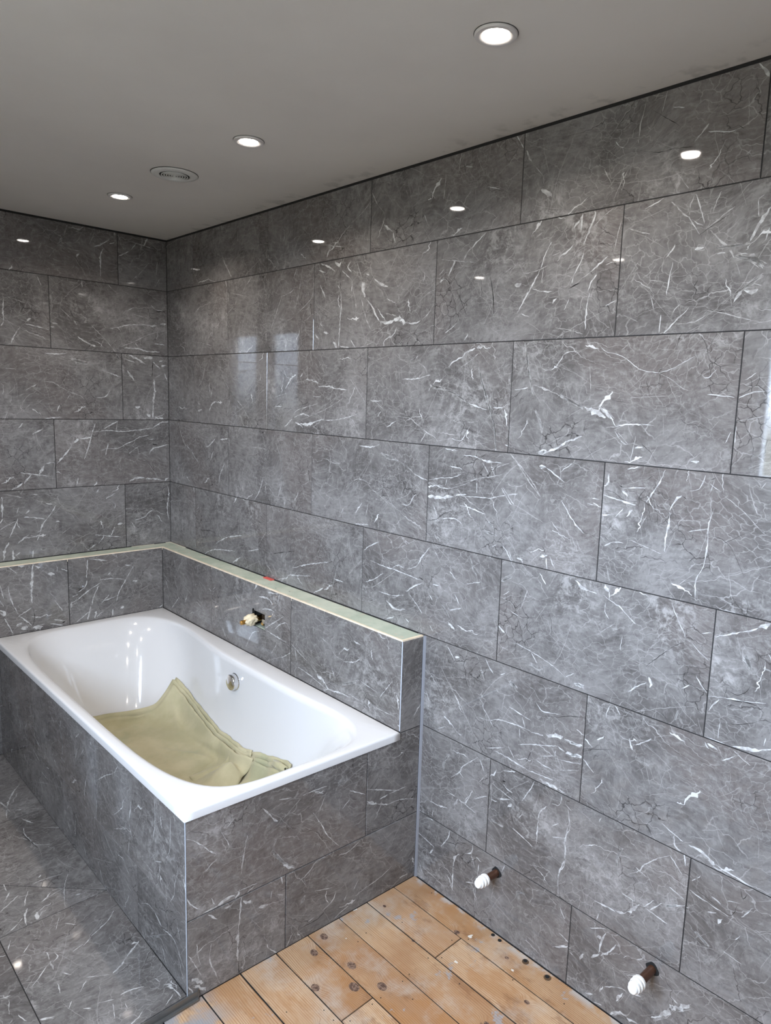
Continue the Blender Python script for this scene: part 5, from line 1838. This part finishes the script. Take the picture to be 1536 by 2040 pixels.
# ------------------------------------------------------------------ capped radiator pipes
def pipe(k, y, z, ln, dz, label):
    t = tag(link('capped_pipe', None), label, 'pipe', 'capped pipes sticking out of the tiled wall'); t.location = (0, y, z)
    a = Vector((-.0006, y, z)); d = Vector((-1, .0, dz)).normalized()
    v, f = prism([(.0165 * (1 + .12 * math.sin(3 * q + k)) * math.cos(q), .0165 * (1 + .12 * math.cos(4 * q + k)) * math.sin(q)) for q in [2 * PI * i / 20 for i in range(20)]], 0, .0012, .0004)
    hole = link('wall_hole', mesh('wall_hole', v, f), None, M_BLACK); hole.matrix_world = Matrix.Translation((-.0004, y, z)) @ Matrix.Rotation(-PI / 2, 4, 'Y')
    mw = hole.matrix_world.copy(); hole.parent = t; hole.matrix_parent_inverse = Matrix.Translation(-t.location); hole.matrix_basis = mw
    cyl('copper_pipe', a, a + d, [(.0105, 0), (.0108, ln - .030), (.0112, ln - .02), (.0001, ln - .02)], M_COPPER, t)
    L0 = ln - .036
    prof = [(.0108, L0), (.0165, L0), (.0172, L0 + .003), (.0172, L0 + .007), (.0150, L0 + .009), (.0150, L0 + .012), (.0168, L0 + .014), (.0168, L0 + .018),
            (.0142, L0 + .020), (.0142, L0 + .023), (.0152, L0 + .024), (.0150, L0 + .029), (.0125, L0 + .031), (.0118, L0 + .037), (.0100, L0 + .039), (.0001, L0 + .039)]
    c = cyl('stop_end_cap', a, a + d, prof, M_PLASTIC, t); c['label'] = 'white ribbed plastic stop end'
pipe(0, PIPES[0][0], PIPES[0][1], .087, .06, 'white capped copper pipe nearer the bath surround')
pipe(1, PIPES[1][0], PIPES[1][1], .100, .06, 'white capped copper pipe farther right, near the lower right of the wall')

# ------------------------------------------------------------------ red clip on the ledge
rb = box('levelling_wedge', (-.022, -.925, LED), (-.003, -.868, LED + .004), M_RED, None, .0015)
tag(rb, 'small red plastic levelling wedge lying on the ledge', 'wedge')

# ------------------------------------------------------------------ ceiling lights and vent
def downlight(x, y, label):
    t = tag(link('downlight', None), label, 'light', 'recessed downlights in the ceiling'); t.location = (x, y, ZC)
    b = link('bezel', lathe_mesh('bezel', [(.042, 0), (.042, -.003), (.040, -.0055), (.034, -.006), (.0265, -.004), (.0245, -.0015), (.0240, .0)], 48), t, M_BEZEL)
    v, f = prism([(.0242 * math.cos(2 * PI * i / 32), .0242 * math.sin(2 * PI * i / 32)) for i in range(32)], -.0035, -.0012, .0004)
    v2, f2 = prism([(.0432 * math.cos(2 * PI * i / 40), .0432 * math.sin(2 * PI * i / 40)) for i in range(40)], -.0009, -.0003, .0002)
    link('painted_rim_shadow', mesh('painted_rim_shadow', v2, f2), t, M_BLACK)  # black disc behind the bezel, a painted shadow line round its edge
    g = link('lamp_lens', mesh('lamp_lens', v, f), t, M_GLOW); g['label'] = 'lit lens'
    l = bpy.data.lights.new('lamp', 'AREA'); l.shape = 'DISK'; l.size = .044; l.energy = LAMP_POWER; l.color = (1, .90, .80); l.spread = 2.6
    lo = bpy.data.objects.new('lamp_light', l); C.objects.link(lo); lo.parent = t; lo.location = (0, 0, -.008)
    return t
LX = -.445
downlight(LX + .022, -2.310, 'lit downlight nearest the camera, largest in view at the top of the photo')
downlight(LX + .012, -1.437, 'lit downlight second from the tiled corner, right of the round vent')
downlight(LX - .002, -.579, 'lit downlight closest to the tiled corner, left of the round vent')
downlight(-1.570, -.579, 'lit downlight in the far row, out of frame above the tiled floor')
downlight(-1.575, -1.440, 'lit downlight in the far row, out of frame above the room middle')
downlight(-1.575, -2.310, 'lit downlight in the far row, out of frame beside the window')
downlight(LX, -3.180, 'lit downlight of the wall row, out of frame behind the camera')

vt = tag(link('extractor_vent', None), 'round grey-white ceiling vent with concentric rings', 'vent'); vt.location = (-.433, -.985, ZC)
link('outer_ring', lathe_mesh('outer_ring', [(.073, 0), (.073, -.0025), (.070, -.0050), (.062, -.0062), (.050, -.0066), (.0478, -.0060), (.0470, -.0008)], 48), vt, M_VENT)
for r in (.0400, .0325, .0250, .0175, .0100):
    link('louvre_ring', lathe_mesh('louvre_ring', [(r + .0018, -.0046), (r + .0020, -.0074), (r - .0004, -.0080), (r - .0016, -.0056), (r + .0018, -.0046)], 40), vt, M_VENT)
link('centre_cap', lathe_mesh('centre_cap', [(.0001, -.0088), (.003, -.0086), (.0045, -.007), (.0045, -.005)], 24), vt, M_VENT)
def ring_disc(r): return [(r * math.cos(2 * PI * i / 40), r * math.sin(2 * PI * i / 40)) for i in range(40)]
v, f = prism(ring_disc(.0465), -.0045, -.0008, .0002)
link('duct', mesh('duct', v, f), vt, M_BLACK)
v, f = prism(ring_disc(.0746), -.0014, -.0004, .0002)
link('painted_rim_shadow', mesh('painted_rim_shadow', v, f), vt, M_BLACK)  # thin black disc paints the vent's dark shadow outline on the ceiling

# ------------------------------------------------------------------ folded cloth lying in the bath
def lerp_tab(tab, x):
    if x <= tab[0][0]: return tab[0][1]
    for (a, va), (b, vb) in zip(tab, tab[1:]):
        if x <= b:
            f = (x - a) / (b - a); return va + (vb - va) * f
    return tab[-1][1]
def down(x, y):
    h = BVH.ray_cast(Vector((x, y, .50)), Vector((0, 0, -1))); return h[0].z if h[0] else .13
def side(y, z, sgn):
    h = BVH.ray_cast(Vector((-.45, y, z)), Vector((sgn, 0, 0))); return h[0].x if h[0] else -.45
ZR = [(-1.34, .275), (-1.30, .278), (-1.26, .268), (-1.14, .243), (-1.05, .222), (-1.02, .218), (-.96, .220), (-.84, .222), (-.70, .242), (-.56, .258), (-.47, .278), (-.42, .305)]
YB = [(-.74, -.36), (-.49, -.352), (-.36, -.352), (-.30, -.368), (-.24, -.388), (-.18, -.425)]
def cloth_sheet(bm, ya, yb, nrow, ncol, ext, off, seed, hump, xleft=None, endfn=None):
    grid = []
    for j in range(nrow + 1):
        v = j / nrow; pts = []
        yr = ya(-.18) * (1 - v) + yb(-.18) * v
        zt = lerp_tab(ZR, yr) + ext + .006 * noise.noise((yr * 16, seed, 0)) + .0022 * noise.noise((yr * 70, seed, 3))
        xs = [(-.73 if xleft is None else xleft) + i * .02 for i in range(60)]
        for x in xs:
            y = ya(x) * (1 - v) + yb(x) * v; z = down(x, y)
            xw = side(y, .16, 1)
            if x > xw - .004: break
            if x < -.6 and z > .28: continue
            pts.append(Vector((x, y, z)))
        z = max(.165, pts[-1].z + .01)
        while z < zt:
            pts.append(Vector((side(yr, z, 1), yr, z))); z += .012
        pts.append(Vector((side(yr, zt, 1), yr, zt)))
        # even spacing
        L_ = [0]
        for a, b in zip(pts, pts[1:]): L_.append(L_[-1] + (b - a).length)
        row = []
        for i in range(ncol + 1):
            t = L_[-1] * i / ncol; k = 0
            while k < len(L_) - 2 and L_[k + 1] < t: k += 1
            f = (t - L_[k]) / max(1e-6, L_[k + 1] - L_[k]); row.append(pts[k].lerp(pts[k + 1], f))
        grid.append(row)
    # relax so that the cloth spans the bends of the bath
    for it in range(14):
        g2 = [r[:] for r in grid]
        for j in range(nrow + 1):
            for i in range(1, ncol):
                a = (grid[j][i - 1] + grid[j][i + 1]) / 2
                if 0 < j < nrow: a = (a + (grid[j - 1][i] + grid[j + 1][i]) / 2) / 2
                g2[j][i] = grid[j][i].lerp(a, .5)
        grid = g2
    vv = []
    for j in range(nrow + 1):
        for i in range(ncol + 1):
            a = grid[min(j + 1, nrow)][i] - grid[max(j - 1, 0)][i]; b = grid[j][min(i + 1, ncol)] - grid[j][max(i - 1, 0)]
            n_ = a.cross(b).normalized()
            if n_.z < -.2 or (abs(n_.z) < .2 and n_.x > 0): n_ = -n_
            p = grid[j][i]
            h = off + hump(p) + .004 * noise.noise((p.x * 9, p.y * 9, seed)) + .0016 * noise.noise((p.x * 30, p.y * 30, seed))
            vv.append(bm.verts.new(p + n_ * h + Vector((0, 0, hump(p) * .6))))
    for j in range(nrow):
        for i in range(ncol):
            a = j * (ncol + 1) + i
            bm.faces.new((vv[a], vv[a + 1], vv[a + ncol + 2], vv[a + ncol + 1]))
bm = bmesh.new()
def yfr(x): return -1.125 - .10 * ss((-.24 - x) / .2) + .012 * noise.noise((x * 20, 2, 2))
def G(p, cx, cy, sx, sy, a, rot=0):
    dx, dy = p.x - cx, p.y - cy; c, s_ = math.cos(rot), math.sin(rot)
    u, v = dx * c + dy * s_, -dx * s_ + dy * c
    return a * math.exp(-(u / sx) ** 2 - (v / sy) ** 2)
def hump1(p):
    return (G(p, -.30, -1.075, .085, .055, .040, .2) - G(p, -.30, -.94, .02, .10, .010, -1.0) + G(p, -.22, -.86, .012, .16, .008, .1)
            + G(p, -.33, -.80, .010, .12, .006, .5) + G(p, -.47, -.46, .05, .014, .006, .3) + G(p, -.24, -.56, .014, .09, .007, -.3))
cloth_sheet(bm, lambda x: lerp_tab(YB, x), yfr, 64, 60, -.018, .020, 1.0, hump1)
cloth_sheet(bm, lambda x: lerp_tab(YB, x) + .012, lambda x: yfr(x) + .03, 64, 60, -.003, .012, 4.0, lambda p: 0)
cloth_sheet(bm, lambda x: lerp_tab(YB, x) + .004, lambda x: yfr(x) + .04, 48, 60, .009, .005, 9.0, lambda p: 0)
for k, (e, o_) in enumerate(((.006, .006), (-.012, .015), (-.028, .026))):
    cloth_sheet(bm, lambda x: -.97, lambda x, k=k: -1.335 + .012 * k, 30, 20, e, o_, 12.0 + k, lambda p: .004 * math.sin(p.y * 60 + k), xleft=-.40)
# the open rolled end of the bundle
for (rr, z0_, dy) in ((.013, .262, 0.0), (.009, .248, .012)):
    prev = None; cx_, cy_ = -.212, -1.325 + dy
    for i in range(22):
        t = i / 21; a_ = -.6 + t * 5.0; r_ = rr * (.75 + .35 * t)
        p = Vector((cx_ + r_ * math.cos(a_), 0, z0_ + r_ * math.sin(a_)))
        cur = [bm.verts.new(Vector((p.x, cy_ + q * .035 - .004 * math.sin(i), p.z))) for q in range(3)]
        if prev:
            for q in range(2): bm.faces.new((prev[q], cur[q], cur[q + 1], prev[q + 1]))
        prev = cur
me = bpy.data.meshes.new('folded_cloth'); bm.to_mesh(me); bm.free()
for p in me.polygons: p.use_smooth = True
cl = link('folded_cloth', me, None, M_CLOTH)
md = cl.modifiers.new('thickness', 'SOLIDIFY'); md.thickness = .0028; md.offset = 0
tag(cl, 'sage green folded cloth spread in the bottom of the white bath', 'cloth')
